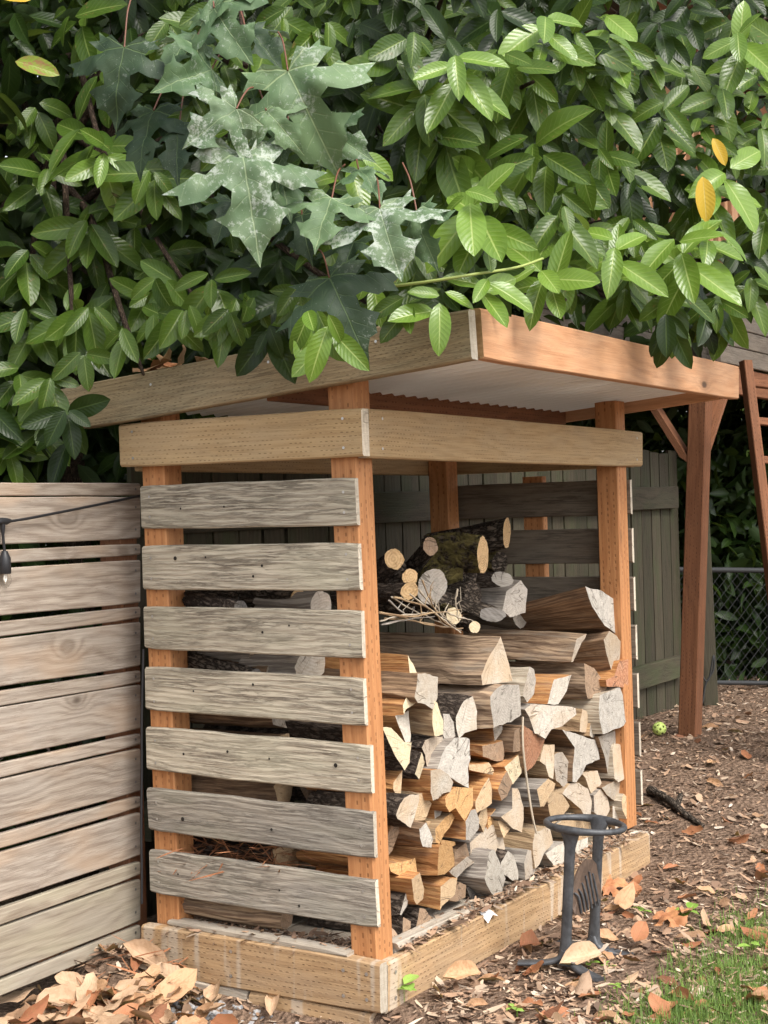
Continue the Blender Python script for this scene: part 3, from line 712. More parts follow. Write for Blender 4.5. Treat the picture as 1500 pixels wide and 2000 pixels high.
# crop, outline in that crop, end look, side look, depth behind the front of the posts, length, label
W_, B_, T_ = 'white', 'brown', 'tan'
LOGS = [
 ('A', [(372,575),(425,660),(472,770),(478,1000),(445,1070),(350,1130),(330,1190),(318,1090),(388,1000),(398,800)], 'yellow', 'orange', .0, .36, 'chunky orange log with ragged split side beside near post above the middle'),
 ('A', [(480,760),(560,755),(690,800),(688,1010),(640,1135),(560,1080),(480,1065),(445,1010),(465,900)], 'white', 'brown', -.02, .34, 'bleached chalky log end right of the ragged orange chunk'),
 ('A', [(1375,375),(1440,560),(1500,830),(1190,868),(1175,770),(1220,640),(1300,500)], 'white', 'weath', .0, .46, 'big weathered wedge lying on top with a pale triangular end'),
 ('B', [(-11,905),(60,822),(110,790),(265,790),(287,1078),(190,1140),(28,1195)], 'grey', 'weath', -.02, .42, 'square grey brown block directly under the big triangular wedge'),
 ('A', [(980,1060),(1070,1005),(1115,1170),(1112,1350),(990,1392),(930,1450),(895,1330),(900,1210),(940,1120)], 'white', 'bark', .01, .34, 'pale rounded split end tucked under the square grey block'),
 ('A', [(755,1195),(820,1200),(862,1280),(892,1420),(790,1492),(755,1425),(762,1270)], 'grey', 'grey', .02, .36, 'narrow grey split end with finely lined grey side'),
 ('A', [(640,1050),(690,1080),(722,1190),(752,1260),(752,1410),(660,1428),(640,1300)], 'yellow', 'tan', -.01, .34, 'thin honey coloured split piece standing on edge below chalky log'),
 ('A', [(375,1165),(400,1420),(395,1490),(345,1495),(270,1310),(235,1215)], 'white', 'orange', .03, .34, 'thin bleached slab leaning under the ragged orange chunk'),
 ('A', [(100,1345),(190,1345),(330,1500),(400,1505),(385,1720),(330,1788),(230,1640),(160,1480)], 'yellow', 'bark', .0, .34, 'bright yellow splintered end against near post'),
 ('A', [(560,1480),(650,1445),(740,1445),(750,1540),(690,1720),(640,1792),(580,1760),(560,1640),(530,1560)], 'grey', 'bark', .02, .34, 'dull grey pointed end below the narrow lined log'),
 ('A', [(780,1570),(870,1470),(960,1450),(1038,1470),(1042,1680),(1020,1780),(1028,1985),(900,1912),(830,1870),(700,1782),(725,1700)], 'speck', 'grey', -.02, .36, 'large grey streaked end with a bright upper edge and pointed lower corner'),
 ('A', [(520,1612),(552,1720),(492,1895),(450,1840),(482,1730)], 'yellow', 'bark', .0, .30, 'sliver of pale yellow wood set upright left of grey streaked end'),
 ('A', [(1295,1335),(1392,1318),(1395,1380),(1312,1485)], 'grey', 'orange', .03, .34, 'small wedge with plain orange side under square grey block'),
 ('A', [(1310,1512),(1392,1490),(1412,1590),(1402,1692),(1330,1702),(1190,1650),(1180,1540)], 'brown', 'orange', .02, .34, 'flat ragged reddish slab above the thin orange battens'),
 ('A', [(1190,1735),(1245,1720),(1302,1800),(1292,1852),(1200,1832),(1040,1800),(1040,1740)], 'tan', 'orange', .02, .34, 'thin orange batten under flat reddish slab'),
 ('C', [(145,240),(228,130),(216,330),(190,402),(140,300)], 'tan', 'orange', .03, .34, 'tan wedge with a dark orange side next to near post'),
 ('C', [(510,130),(600,120),(680,170),(722,240),(690,330),(625,345),(580,390),(530,415),(510,330)], 'white', 'orange', -.02, .34, 'bright white five sided end with a broad orange flank'),
 ('C', [(250,400),(300,370),(388,362),(390,420),(345,580),(310,678),(190,590),(172,560),(210,450)], 'white', 'bark', -.03, .34, 'clean white tilted square end with bark beneath, near the post'),
 ('C', [(392,370),(430,345),(512,450),(452,605),(348,610),(362,520)], 'tan', 'tan', .02, .34, 'honey tan end tucked right of the clean white tilted square'),
 ('C', [(540,430),(615,400),(627,470),(590,600),(550,672),(545,560)], 'grey', 'orange', .03, .34, 'slim greyish pointed end under the bright white five sided one'),
 ('C', [(655,400),(700,320),(760,290),(910,300),(916,470),(835,612),(800,560),(752,490),(690,528),(655,470)], 'orange', 'orange', -.02, .34, 'forked orange wedge with a reddish split top'),
 ('C', [(950,420),(1010,290),(1075,200),(1102,300),(1100,440),(1050,482),(960,532),(945,470)], 'tan', 'orange', .0, .34, 'tan upright end with long orange side right of the forked wedge'),
 ('C', [(1190,240),(1250,130),(1302,250),(1250,370),(1200,412),(1165,310)], 'brown', 'orange', -.01, .34, 'brownish diamond end with smooth orange flank in mid stack'),
 ('C', [(850,622),(900,520),(940,510),(977,600),(972,690),(890,800),(852,798)], 'grey', 'orange', -.01, .34, 'grey six sided end on the end of a square orange billet'),
 ('C', [(555,692),(650,580),(745,518),(747,570),(690,680),(640,740),(592,838),(560,822)], 'orange', 'tan', .0, .32, 'ribbed amber blade of wood leaning diagonally'),
 ('C', [(400,700),(460,640),(500,720),(527,790),(510,872),(430,862),(405,780)], 'speck', 'brown', -.03, .36, 'bleached end of a curved brown split with a hollow underside'),
 ('C', [(80,800),(120,640),(162,580),(228,640),(200,720),(130,900),(92,945)], 'brown', 'orange', .04, .34, 'brown ridged end close behind near post'),
 ('C', [(590,880),(600,852),(712,872),(732,970),(737,1050),(640,1132),(575,1142),(580,1020)], 'orange', 'orange', -.02, .34, 'golden square end with orange ribbed flank low in the stack'),
 ('C', [(740,920),(850,830),(882,960),(780,1012),(742,990)], 'brown', 'brown', .03, .34, 'small pinkish brown squared end right of the golden one'),
 ('C', [(690,1110),(860,970),(932,1022),(850,1080),(760,1172)], 'grey', 'brown', .01, .34, 'thin grey ridged wedge lying flat above bottom row'),
 ('C', [(900,830),(1060,680),(1160,640),(1202,740),(1222,880),(1190,952),(1060,882),(900,942)], 'grey', 'grey', .02, .34, 'broad dusty grey triangular end above the big white pointed one'),
 ('C', [(1040,1180),(1080,930),(1130,905),(1182,1030),(1232,1180),(1200,1300),(1140,1342),(1100,1322),(1060,1240)], 'white', 'grey', -.03, .38, 'big white pointed end at the bottom resting on the floor edge'),
 ('C', [(320,1190),(400,1130),(442,1280),(432,1370),(370,1432),(345,1382)], 'tan', 'orange', -.02, .34, 'speckled tan end just left of the low orange cube'),
 ('C', [(605,1260),(700,1180),(762,1180),(742,1332),(620,1442),(602,1480)], 'tan', 'orange', -.02, .34, 'low orange cube shaped log with a pale two tone end'),
 ('C', [(690,1390),(790,1220),(850,1250),(842,1360),(760,1402)], 'brown', 'brown', .03, .34, 'shadowy brown end right of the low orange cube'),
 ('C', [(210,1522),(265,1310),(308,1200),(332,1215),(275,1440),(222,1528)], 'grey', 'bark', .0, .34, 'bark covered slab with a thin pale edge by foot of near post'),
 ('C', [(362,1682),(400,1470),(450,1480),(502,1560),(480,1642)], 'brown', 'bark', .0, .34, 'bottom row log with pinkish end and rough bark, second from near post'),
 ('C', [(232,1740),(238,1560),(310,1600),(302,1732)], 'brown', 'bark', .0, .34, 'bottom corner log with thick dark bark touching near post'),
 ('C', [(310,1000),(350,980),(372,1150),(332,1172),(270,1175),(120,1110),(100,1040)], 'orange', 'orange', .02, .34, 'fresh orange slab lying over the bark covered slab'),
 ('C', [(960,620),(990,530),(1050,478),(1062,600),(1050,640),(1022,722),(985,642)], 'tan', 'brown', .02, .34, 'notched tan end between the orange billet and dusty grey triangle'),
 ('C', [(1065,600),(1135,500),(1152,610),(1065,690)], 'orange', 'orange', .03, .34, 'small amber end above the dusty grey triangle'),
 ('C', [(460,622),(540,622),(547,740),(530,800),(502,700)], 'tan', 'tan', .04, .34, 'pale tan sliver end behind the ribbed amber blade'),
 ('C', [(610,800),(742,822),(747,850),(700,872),(610,842)], 'orange', 'orange', .02, .34, 'thin flat orange strip above the golden square end'),
 ('C', [(860,1270),(960,1245),(1080,1330),(1060,1392),(900,1375)], 'dark', 'bark', .04, .34, 'dark rotten log at the floor left of big white pointed end'),
 ('B', [(930,290),(905,345),(880,375),(800,555),(780,562),(832,340)], 'grey', 'weath', .0, .46, 'long furrowed tan log near the top with a splintered thin end'),
 ('B', [(1150,268),(1222,320),(1267,380),(1242,600),(1215,682),(1180,672),(1130,500),(1098,350)], 'white', 'brown', -.02, .38, 'tall white cracked end near the far post below the dark stump'),
 ('B', [(1200,700),(1250,560),(1332,548),(1335,810),(1200,802),(1130,800),(1125,740)], 'red', 'orange', -.03, .30, 'pinkish cedar block sticking out past the far post'),
 ('B', [(908,580),(1000,630),(1122,790),(1122,862),(940,922),(920,800)], 'brown', 'weath', .0, .42, 'brown end with a long smooth tan flank under the tall white cracked end'),
 ('B', [(325,800),(368,620),(412,640),(432,740),(412,880),(350,952),(310,892)], 'grey', 'pale', -.02, .34, 'oval grey end with a pale smooth flank beside the triangular wedge'),
 ('B', [(610,740),(772,700),(732,850),(652,975),(550,972),(580,850)], 'white', 'orange', -.02, .36, 'slanted whitish end with a brown and yellow stained flank'),
 ('B', [(330,1030),(400,982),(750,1000),(812,1020),(812,1080),(692,1190),(582,1220),(530,1302),(430,1252),(392,1130)], 'speck', 'grey', -.03, .36, 'broad ragged chalk white end spotted with grey in upper middle'),
 ('B', [(890,1030),(932,1050),(947,1130),(932,1252),(860,1242),(870,1130)], 'white', 'tan', .0, .34, 'small white upright end right of the ragged chalk white one'),
 ('B', [(970,970),(1052,950),(1062,1050),(1000,1292),(960,1282),(970,1100)], 'grey', 'tan', .01, .34, 'slender bluish grey pointed end beside the largest white block'),
 ('B', [(1060,890),(1250,820),(1302,950),(1337,1100),(1290,1180),(1090,1262),(1060,1150),(1050,1000)], 'speck', 'pale', -.03, .36, 'largest white block end, five sided, next to the far post'),
 ('B', [(318,1190),(400,1250),(472,1290),(517,1320),(482,1440),(422,1560),(350,1622),(320,1582),(312,1400)], 'red', 'brown', -.01, .36, 'half round red log end with growth rings and pale rim'),
 ('B', [(228,1238),(312,1190),(312,1422),(210,1442),(217,1330)], 'brown', 'brown', -.02, .34, 'squared brown billet left of the half round red end'),
 ('B', [(700,1235),(820,1270),(900,1300),(1002,1330),(1057,1480),(1052,1512),(920,1562),(890,1642),(830,1732),(795,1722),(800,1560),(815,1400)], 'speck', 'brown', -.02, .36, 'jagged white end with torn ochre fibres and a long downward point'),
 ('B', [(510,1380),(612,1380),(612,1500),(602,1702),(560,1682),(530,1572),(475,1532)], 'white', 'tan', .0, .34, 'pale pointed end right below the half round red end'),
 ('B', [(618,1470),(692,1450),(752,1540),(752,1720),(720,1797),(632,1712),(616,1600)], 'grey', 'tan', .0, .34, 'greyish tan hooked end left of the jagged white point'),
 ('B', [(130,1590),(282,1460),(302,1560),(290,1652),(210,1752),(180,1722)], 'yellow', 'orange', -.01, .34, 'creamy leaf shaped end below the squared brown billet'),
 ('B', [(1045,1300),(1140,1270),(1182,1350),(1197,1650),(1180,1722),(1140,1682),(1110,1500)], 'grey', 'brown', .0, .36, 'tall weathered grey split piece under the largest white block'),
 ('B', [(1185,1430),(1200,1370),(1290,1380),(1342,1430),(1332,1560),(1290,1702),(1240,1735),(1202,1702),(1192,1550)], 'white', 'pale', -.02, .36, 'tall smooth white end touching the far post at mid height'),
 ('B', [(1150,1262),(1240,1220),(1252,1342),(1200,1362),(1150,1292)], 'grey', 'tan', .01, .34, 'small light grey end wedged between two tall white ends by far post'),
 ('D', [(820,140),(970,120),(1002,230),(962,310),(932,372),(900,292),(860,182)], 'white', 'tan', .0, .34, 'white shield shaped end above speckled round one'),
 ('D', [(420,290),(520,195),(582,240),(572,290),(480,442),(450,442)], 'tan', 'grey', -.03, .40, 'grey topped block with a square tan end behind the standing twig'),
 ('D', [(510,380),(560,315),(650,340),(712,440),(680,490),(622,560),(560,612)], 'tan', 'brown', -.01, .38, 'rosy tan rounded end with a dark reddish flank'),
 ('D', [(650,330),(720,240),(800,235),(880,290),(917,400),(902,510),(860,552),(820,470),(740,400)], 'speck', 'tan', -.01, .34, 'white end peppered with black spots and yellow torn fibres'),
 ('D', [(940,350),(1000,290),(1062,370),(1082,470),(1050,532),(1000,542),(942,500)], 'speck', 'grey', -.01, .34, 'white grey mottled end right of the peppered one'),
 ('D', [(1015,275),(1120,220),(1212,225),(1202,360),(1172,432),(1100,372),(1052,332)], 'white', 'brown', -.01, .34, 'white end with torn bark edge beside the far post, lower part'),
 ('D', [(1192,400),(1212,335),(1282,400),(1307,490),(1302,560),(1260,602),(1202,480)], 'tan', 'pale', -.03, .34, 'round pale tan end leaning on foot of the far post'),
 ('D', [(1112,452),(1172,445),(1242,640),(1232,702),(1150,682),(1112,560)], 'white', 'tan', .0, .34, 'slanting white slab end by foot of the far post'),
 ('D', [(90,540),(150,500),(190,470),(190,290),(240,285),(292,450),(292,560),(272,672),(200,642)], 'white', 'grey', -.02, .36, 'curved white end with a dark grey weathered flank right of the golden logs'),
 ('D', [(400,690),(530,635),(562,780),(480,872),(442,962),(400,1012),(382,860),(380,780)], 'white', 'tan', -.02, .36, 'cream end with a broad tan flank at bottom behind the kindling splitter'),
 ('D', [(300,962),(332,850),(380,860),(412,960),(382,1082),(312,1112)], 'grey', 'grey', -.01, .34, 'weathered grey rounded end on the floor below the cream one'),
 ('D', [(92,960),(150,858),(202,900),(242,1030),(242,1110),(190,1117),(112,1060),(87,1010)], 'white', 'bark', -.02, .34, 'smooth white teardrop end on the floor in the bottom row'),
 ('D', [(500,880),(602,810),(690,770),(690,985),(600,1012),(532,932)], 'white', 'grey', -.02, .36, 'white end with a dark underside just left of the splitter frame'),
 ('D', [(770,770),(880,735),(882,872),(800,932),(768,850)], 'white', 'tan', .0, .34, 'pale birch like end seen through the splitter frame'),
 ('D', [(600,612),(720,520),(800,505),(900,560),(930,600),(930,712),(770,745),(700,650)], 'tan', 'pale', .02, .36, 'wide buff end behind the ring of the splitter'),
 ('D', [(945,600),(1050,590),(1082,700),(1022,782),(980,802)], 'white', 'pale', .01, .34, 'whitish end right behind the rear arm of the splitter ring'),
 ('D', [(1095,640),(1145,690),(1140,720),(1085,735),(1070,690)], 'grey', 'bark', .02, .30, 'low grey end on the floor near foot of the far post'),
 ('D', [(60,582),(122,568),(167,650),(112,732),(92,682)], 'tan', 'tan', .0, .34, 'small buff end between dusty grey triangle and curved white end'),
 ('E', [(1115,670),(1192,690),(1272,745),(1287,830),(1262,892),(1202,850),(1142,762)], 'speck', 'brown', -.02, .36, 'heavy dark stump on top beside the far post with grey cracked end'),
 ('E', [(725,690),(792,640),(822,680),(815,790),(742,812),(705,782)], 'grey', 'grey', .20, .34, 'grey squared end among the dark round logs on top'),
]
AX = V3((0, 1, 0))
for i, (cr, poly, em, sm, dy, L, lab) in enumerate(LOGS):
    ox, oy, sc = CROPS[cr]; rr = random.Random(900+i)
    P2 = [(ox+x/sc, oy+y/sc) for x, y in poly]
    cx = sum(p[0] for p in P2)/len(P2); cy = sum(p[1] for p in P2)/len(P2)
    y0 = .035+dy+rr.uniform(-.006, .006)
    p0 = on_y(cx, cy, y0); nrm = V3((rr.uniform(-.14, .14), 1, rr.uniform(-.12, .12)))
    if i == 0: nrm = V3((.1, 1, -.1))
    P3 = [on_plane(x, y, p0, nrm) for x, y in P2]
    ax = V3((rr.uniform(-.05, .05), 1, rr.uniform(-.02, .02)))
    if i == 2: ax = V3((-.10, 1, .02))
    tp = 0
    if 'stump' in lab: ax = V3((-.12, 1, -.14)); tp = .42
    solid_log(P3, ax.normalized(), L, END[em], SIDE[sm], lab, 900+i, .011 if sm in ('weath', 'bark', 'brown', 'dbark') else .007, taper=tp)

def round_log(px, py, rad_px, y0, axis, L, emat, smat, label, sq=1.0, seed=0, tap=.05, depth=None, group=LOGGROUP, face=None, loc=None):
    """a round log whose visible sawn end is centred on that pixel"""
    c = V3(loc) if loc is not None else (on_y(px, py, y0) if depth is None else at_z(px, py, depth)); r = rad_px/F*dep(c) if loc is None else rad_px
    ax = V3(axis).normalized(); nf = V3(face).normalized() if face else ax
    x = nf.orthogonal().normalized(); y = nf.cross(x); rr = random.Random(seed)
    P = [c+(x*math.cos(a)+y*math.sin(a))*r*(1+.07*math.sin(2*a+seed)+.04*math.sin(5*a+seed*2)) for a in [2*PI*k/16 for k in range(16)]]
    o = solid_log(P, ax, L, emat, smat, label, seed, r*.16, group, 14, tap, True); return o
EX = lambda x, y: (700+x/2.5, 880+y/2.5)
RG = 'round barked logs piled on top of the woodstack'
# end centre, radius px, y of the end, axis in view terms (right, up, away), length, end, side, end's width/height, label
RL = [((725, 402), 28, .36, (-.80, -.17, .50), .37, 'round', 'dbark', .34, 'thick dark barked log topmost of the pile with orange sawn end'),
      ((608, 510), 33, .20, (-.76, .0, .62), .25, 'round', 'moss', .40, 'mossy log with oval cream and brown sawn end below the topmost'),
      ((352, 468), 17, .19, (-.35, -.45, .8), .22, 'brown', 'dbark', .85, 'stubby dark branch end with small brown cut face left of the mossy log'),
      ((175, 530), 20, .20, (-.45, -.45, .75), .30, 'round', 'bark', .9, 'dark branch log with round orange end highest beside near post'),
      ((252, 620), 18, .17, (-.55, -.30, .75), .30, 'round', 'bark', .78, 'thin dark branch with tan end, middle of three beside near post'),
      ((250, 686), 17, .12, (-.75, -.10, .6), .30, 'round', 'bark', .95, 'thin dark branch with cracked tan end, lowest of three beside near post'),
      ((360, 664), 33, .17, (-.10, .0, 1), .30, 'grey', 'moss', .88, 'fat log with a large bleached round end crossed by a crack'),
      ((703, 628), 20, .24, (-.86, -.06, .50), .30, 'grey', 'bark', -.7, 'dark barked log with a grey oval end under the mossy log'),
      ((655, 800), 23, .10, (-.70, .22, .65), .24, 'dark', 'dbark', -.6, 'log with a dark grey end and a peeled pale patch above tan furrowed log'),
      ((466, 806), 16, .12, (-.25, .05, 1), .26, 'yellow', 'moss', .9, 'small mossy log with pale tan end behind the twigs'),
      ((568, 862), 12, .06, (-.35, .05, 1), .22, 'yellow', 'dbark', .85, 'thinnest branch end, pale and cracked, at the tip of the twigs'),
      ((690, 548), 22, .42, (-.7, .05, .7), .24, 'bk', 'moss', .7, 'rough rusty log half hidden behind mossy log'),
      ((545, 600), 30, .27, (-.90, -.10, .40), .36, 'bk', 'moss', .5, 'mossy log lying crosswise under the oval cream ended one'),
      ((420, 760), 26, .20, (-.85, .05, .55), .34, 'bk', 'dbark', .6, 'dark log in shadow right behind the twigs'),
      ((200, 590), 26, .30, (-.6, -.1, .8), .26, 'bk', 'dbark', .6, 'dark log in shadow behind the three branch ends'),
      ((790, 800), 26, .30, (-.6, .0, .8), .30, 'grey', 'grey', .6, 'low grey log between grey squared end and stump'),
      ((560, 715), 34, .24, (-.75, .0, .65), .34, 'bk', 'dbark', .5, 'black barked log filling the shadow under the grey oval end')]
for i, (e, r, y0, ax, L, em, sm, asp, lab) in enumerate(RL):
    p = EX(*e); a_ = math.acos(min(1, abs(asp))); W = lambda t: RT*t[0]+UP*t[1]+D*t[2]
    fc = D*math.cos(a_)-(RT if asp > 0 else UP)*math.sin(a_)
    round_log(p[0], p[1], r, y0, W(ax), L, END[em], SIDE[sm], lab, seed=40+i, group=RG, face=fc)
# second row behind, seen through the gaps of the slatted end
rr = random.Random(5); zrow = .16; k = 0
BG = 'firewood logs of the rear row behind slats'
seen_ = {}
sides = ['brown', 'orange', 'grey', 'bark', 'tan', 'brown', 'dbark', 'weath']; ends = ['grey', 'tan', 'white', 'brown']
row = 0
while zrow < 1.14:
    h = rr.uniform(.09, .13); x = .115
    while x < 1.72:
        wd = rr.uniform(.10, .16)
        top = 1.14-.24*sstep(1.0, 1.7, x)
        if zrow+h < top+.05:
            n = rr.choice((4, 5, 5, 6)); cx, czz = x+wd/2, zrow+h/2
            a0_ = rr.uniform(0, 1)
            P = [V3((cx+wd*.5*math.cos(2*PI*j/n+a0_)*rr.uniform(.9, 1.12), .425+rr.uniform(0, .04), czz+h*.5*math.sin(2*PI*j/n+a0_)*rr.uniform(.9, 1.12))) for j in range(n)]
            if x < .3:
                sm = rr.choice(sides); em = rr.choice(ends)
                gap = max(1, min(7, 1+round((1.47-zrow-h/2)/.19))); lab = '%s log %s behind the %s slat from the top' % ({'dbark': 'dark barked', 'bark': 'grey barked', 'weath': 'weathered', 'brown': 'brown split', 'orange': 'orange split', 'grey': 'grey split', 'tan': 'tan split'}[sm], 'close' if x < .2 else 'deeper in shade', ('first', 'second', 'third', 'fourth', 'fifth', 'sixth', 'seventh')[gap-1])
                o_ = solid_log(P, V3((rr.uniform(-.03, .03), 1, rr.uniform(-.02, .02))), .37, END[em], SIDE[sm], lab, 300+k, .008, BG); k += 1
                if lab in seen_: seen_[lab]['label'] = 'lower '+lab; o_['label'] = 'upper '+lab
                seen_[lab] = o_
        x += wd+.006
    zrow += h+.003
# front row logs at the near post seen through the slats
# logs whose round ends show through the gap below the second slat
GP = lambda x, y: (270+x/3, 1100+y/3)
for i, (gx, gy, r, em, sm, lab) in enumerate([((625), 212, 17, 'dark', 'dbark', 'dark round log end in gap under the second slat'), (702, 210, 14, 'round', 'dbark', 'small tan round end right beside a dark one in gap under second slat'),
        (935, 210, 19, 'round', 'dbark', 'tan round end near the middle of gap under second slat'), (1072, 245, 26, 'grey', 'grey', 'pale grey half round end in gap under second slat'),
        (560, 535, 15, 'round', 'dbark', 'small tan round end in gap under third slat'), (715, 560, 25, 'white', 'grey', 'pale grey end in gap under third slat'), (1010, 600, 34, 'white', 'grey', 'large whitish split end in gap under third slat')]):
    p = GP(gx, gy); round_log(0, 0, r/F*4.75, 0, (.02, 1, .0), .22, END[em], SIDE[sm], lab, seed=70+i, group='round log ends showing between slats', face=(.35, 1, .1), loc=on_x(p[0], p[1], .20 if i < 4 else .17))
for i, (a, b, r, sm, lab) in enumerate([((370, 1170), (470, 1190), 17, 'bark', 'knobbly barked log in gap below second slat beside fence side post'),
        ((380, 1290), (500, 1322), 16, 'dbark', 'long dark branch slanting across the gap under third slat'),
        ((345, 1760), (560, 1795), 20, 'weath', 'yellowish weathered log lying on the floor behind lowest slat')]):
    p, q2 = at_z(*a, dep((.05, .70, .5))), at_z(*b, dep((.07, .36, .5)))
    p = at_z(*a, dep((.11, .70, .5))); q2 = at_z(*b, dep((.11, .30, .5)))
    d_ = p-q2; L = d_.length
    round_log(0, 0, r/F*dep(q2), 0, d_, L, END['dark' if i < 2 else 'brown'], SIDE[sm], lab, seed=80+i, loc=q2, group='logs lying lengthwise behind slats')

# kindling twigs on top of the stack
tw = empty('twig_bundle', tuple(on_y(860, 1225, .10)), 'bundle of dry pale twigs lying on top of the stack', 'twigs')
TW = [((742, 1195), (800, 1205), (840, 1198), (900, 1190)), ((742, 1213), (790, 1202), (850, 1196)), ((745, 1219), (800, 1210), (848, 1203)), ((742, 1197), (790, 1207), (840, 1221), (905, 1228)),
      ((765, 1166), (800, 1188), (850, 1212), (900, 1232)), ((770, 1166), (830, 1185), (880, 1222)), ((760, 1172), (790, 1200)), ((825, 1132), (840, 1170), (862, 1215)), ((818, 1150), (850, 1190), (890, 1224)),
      ((838, 1160), (860, 1195), (882, 1215)), ((870, 1196), (895, 1205), (925, 1212)), ((893, 1150), (890, 1180), (897, 1215)), ((800, 1160), (840, 1190), (876, 1218), (900, 1235)), ((750, 1207), (820, 1215), (880, 1226))]
for i, t in enumerate(TW):
    g = G(); P = bez([on_y(x_, y_, .07+.006*(i % 5)) for x_, y_ in t], 5); n = len(P)
    P = [p+V3((rnd.uniform(-1, 1), rnd.uniform(-1, 1), rnd.uniform(-1, 1)))*.0022 for p in P]; tube(g, P, [.0036*rnd.uniform(.7, 1.25)*(1-.5*j/n) for j in range(n)], 5)
    k_ = n//2; tube(g, [P[k_], P[k_]+V3((rnd.uniform(-.03, .03), -.004, rnd.uniform(.01, .04))), P[k_]+V3((rnd.uniform(-.06, .06), -.004, rnd.uniform(.02, .06)))], [.002, .0016, .001], 4); g.build('twig', SIDE[rnd.choice(('pale', 'pale', 'grey', 'tan'))], tw)
g = G(); P = bez([on_y(x_, y_, -.02) for x_, y_ in ((1021, 1400), (1021, 1450), (1027, 1510), (1036, 1570), (1042, 1605), (1048, 1628))], 4)
tube(g, P, .004, 6); tag(g.build('standing_twig', SIDE['pale']), 'single pale twig standing upright against the log ends', 'twig')
g = G(); c = on_y(945, 1785, -.02)
tag(link('paper_scrap', (lambda: (g.add([c+V3((x_, y_, z_)) for x_, y_, z_ in ((-.03, 0, .012), (0, -.004, .020), (.035, .004, .012), (.04, -.03, -.012), (.004, -.03, .0), (-.026, -.028, -.02))], [(0, 1, 4, 5), (1, 2, 3, 4)]), g.mesh('paper_scrap', plain('white_paper', (.85, .84, .82), .8)))[1])()), 'torn white scrap on the edge of the woodshed floor', 'paper')

# ------------------------------------------------------------------ kindling splitter
kb = on_ground(1140, 1868); kz = dep(kb)
ks = empty('kindling_splitter', tuple(kb), 'cast iron kindling splitter with ring top standing on the leaf litter', 'kindling splitter')
RX = V3((RT.x, RT.y, 0)).normalized(); DX = V3((D.x, D.y, 0)).normalized()
fl = on_ground(1103, 1897); fl = V3((fl.x, fl.y, kb.z))
dv = (RX*.112+DX*.18); bk_ = fl+dv; ctr = (fl+bk_)/2; H = .425
sd_ = V3((-dv.y, dv.x, 0)).normalized(); fw = dv.normalized()
def ribbon(g, pts, ws, ts, side):       # rounded bar of width ws along `side`
    secs, us = [], []; u = 0; n = len(pts)
    for i, p in enumerate(pts):
        t = (pts[min(i+1, n-1)]-pts[max(i-1, 0)]).normalized(); s_ = side if not callable(side) else side(i); s_ = (s_-t*s_.dot(t)).normalized(); o_ = t.cross(s_)
        if i: u += (p-pts[i-1]).length
        secs.append([p+s_*(ws[i]*math.copysign(abs(math.cos(a))**.6, math.cos(a)))+o_*(ts[i]*math.copysign(abs(math.sin(a))**.6, math.sin(a))) for a in [2*PI*(k+.5)/12 for k in range(12)]]); us.append(u)
    sweep(g, secs, us, 0, True, True)
# ring
g = G(); N_ = 40; rx, ry = .122, .118; pts = [ctr+V3((0, 0, H))+sd_*(rx*math.cos(2*PI*k/N_))+fw*(ry*math.sin(2*PI*k/N_)) for k in range(N_+1)]
tube(g, pts, [.0095+.004*abs(math.sin(2*PI*k/N_))**6 for k in range(N_+1)], 10, caps=False); g.build('ring', M_IRON, ks)
for sgn, bp in ((-1, ctr-fw*.105), (1, ctr+fw*.105)):
    g = G(); top = ctr+fw*(sgn*.114)+V3((0, 0, H)); 
    P = [bp+V3((0, 0, z_)) for z_ in (.012, .05, .10, .2, .3, .37, .40)]+[top+V3((0, 0, .004))]
    ribbon(g, P, [.034, .020, .0165, .016, .016, .017, .025, .036], [.016, .0125, .011, .0105, .0105, .011, .012, .011], sd_); g.build('upright', M_IRON, ks)
    for s2 in (-1, 1):
        g = G(); e = bp+sd_*(s2*.135)+fw*(sgn*.05)
        P = bez([bp+V3((0, 0, .055)), bp+sd_*(s2*.018)+V3((0, 0, .028)), bp+sd_*(s2*.06)+fw*(sgn*.02)+V3((0, 0, .012)), e+V3((0, 0, .004))], 5)
        n = len(P); ribbon(g, P, [.016+.010*j/n for j in range(n)], [.012-.006*j/n for j in range(n)], fw); g.build('foot', M_IRON, ks)
# splitting blade: a wedge spanning the uprights, edge upwards, with cast ribs beneath
g = G(); A, Bp = ctr-fw*.10, ctr+fw*.10
prof = [(-.10, .205, .17), (-.07, .262, .16), (-.03, .300, .165), (.02, .315, .175), (.06, .308, .18), (.10, .285, .185)]
secs, us = [], []
for i, (t, zt, zb) in enumerate(prof):
    c = ctr+fw*t; m = zb+(zt-zb)*.42
    secs.append([c+V3((0, 0, zt))+sd_*.003, c+V3((0, 0, m))+sd_*.016, c+V3((0, 0, zb))+sd_*.024, c+V3((0, 0, zb))-sd_*.024, c+V3((0, 0, m))-sd_*.016, c+V3((0, 0, zt))-sd_*.003]); us.append(t)
sweep(g, secs, us, 0, True, False); g.build('blade', M_IRONR, ks)
for s2 in (-1, 1):
    for j in range(6):
        g = G(); t = -.072+j*.026; c = ctr+fw*t
        zt_2 = .262+.05*math.exp(-((t-.03)/.06)**2)-.035
        P = bez([c+fw*-.012+sd_*(s2*.012)+V3((0, 0, zt_2)), c+sd_*(s2*.021)+V3((0, 0, .215)), c+fw*.012+sd_*(s2*.027)+V3((0, 0, .165))], 4)
        tube(g, P, [.003+.0012*math.sin(PI*k_/(len(P)-1)) for k_ in range(len(P))], 6); g.build('rib', M_IRON, ks)

ks.rotation_euler = Matrix.Rotation(.07, 3, DX).to_euler()

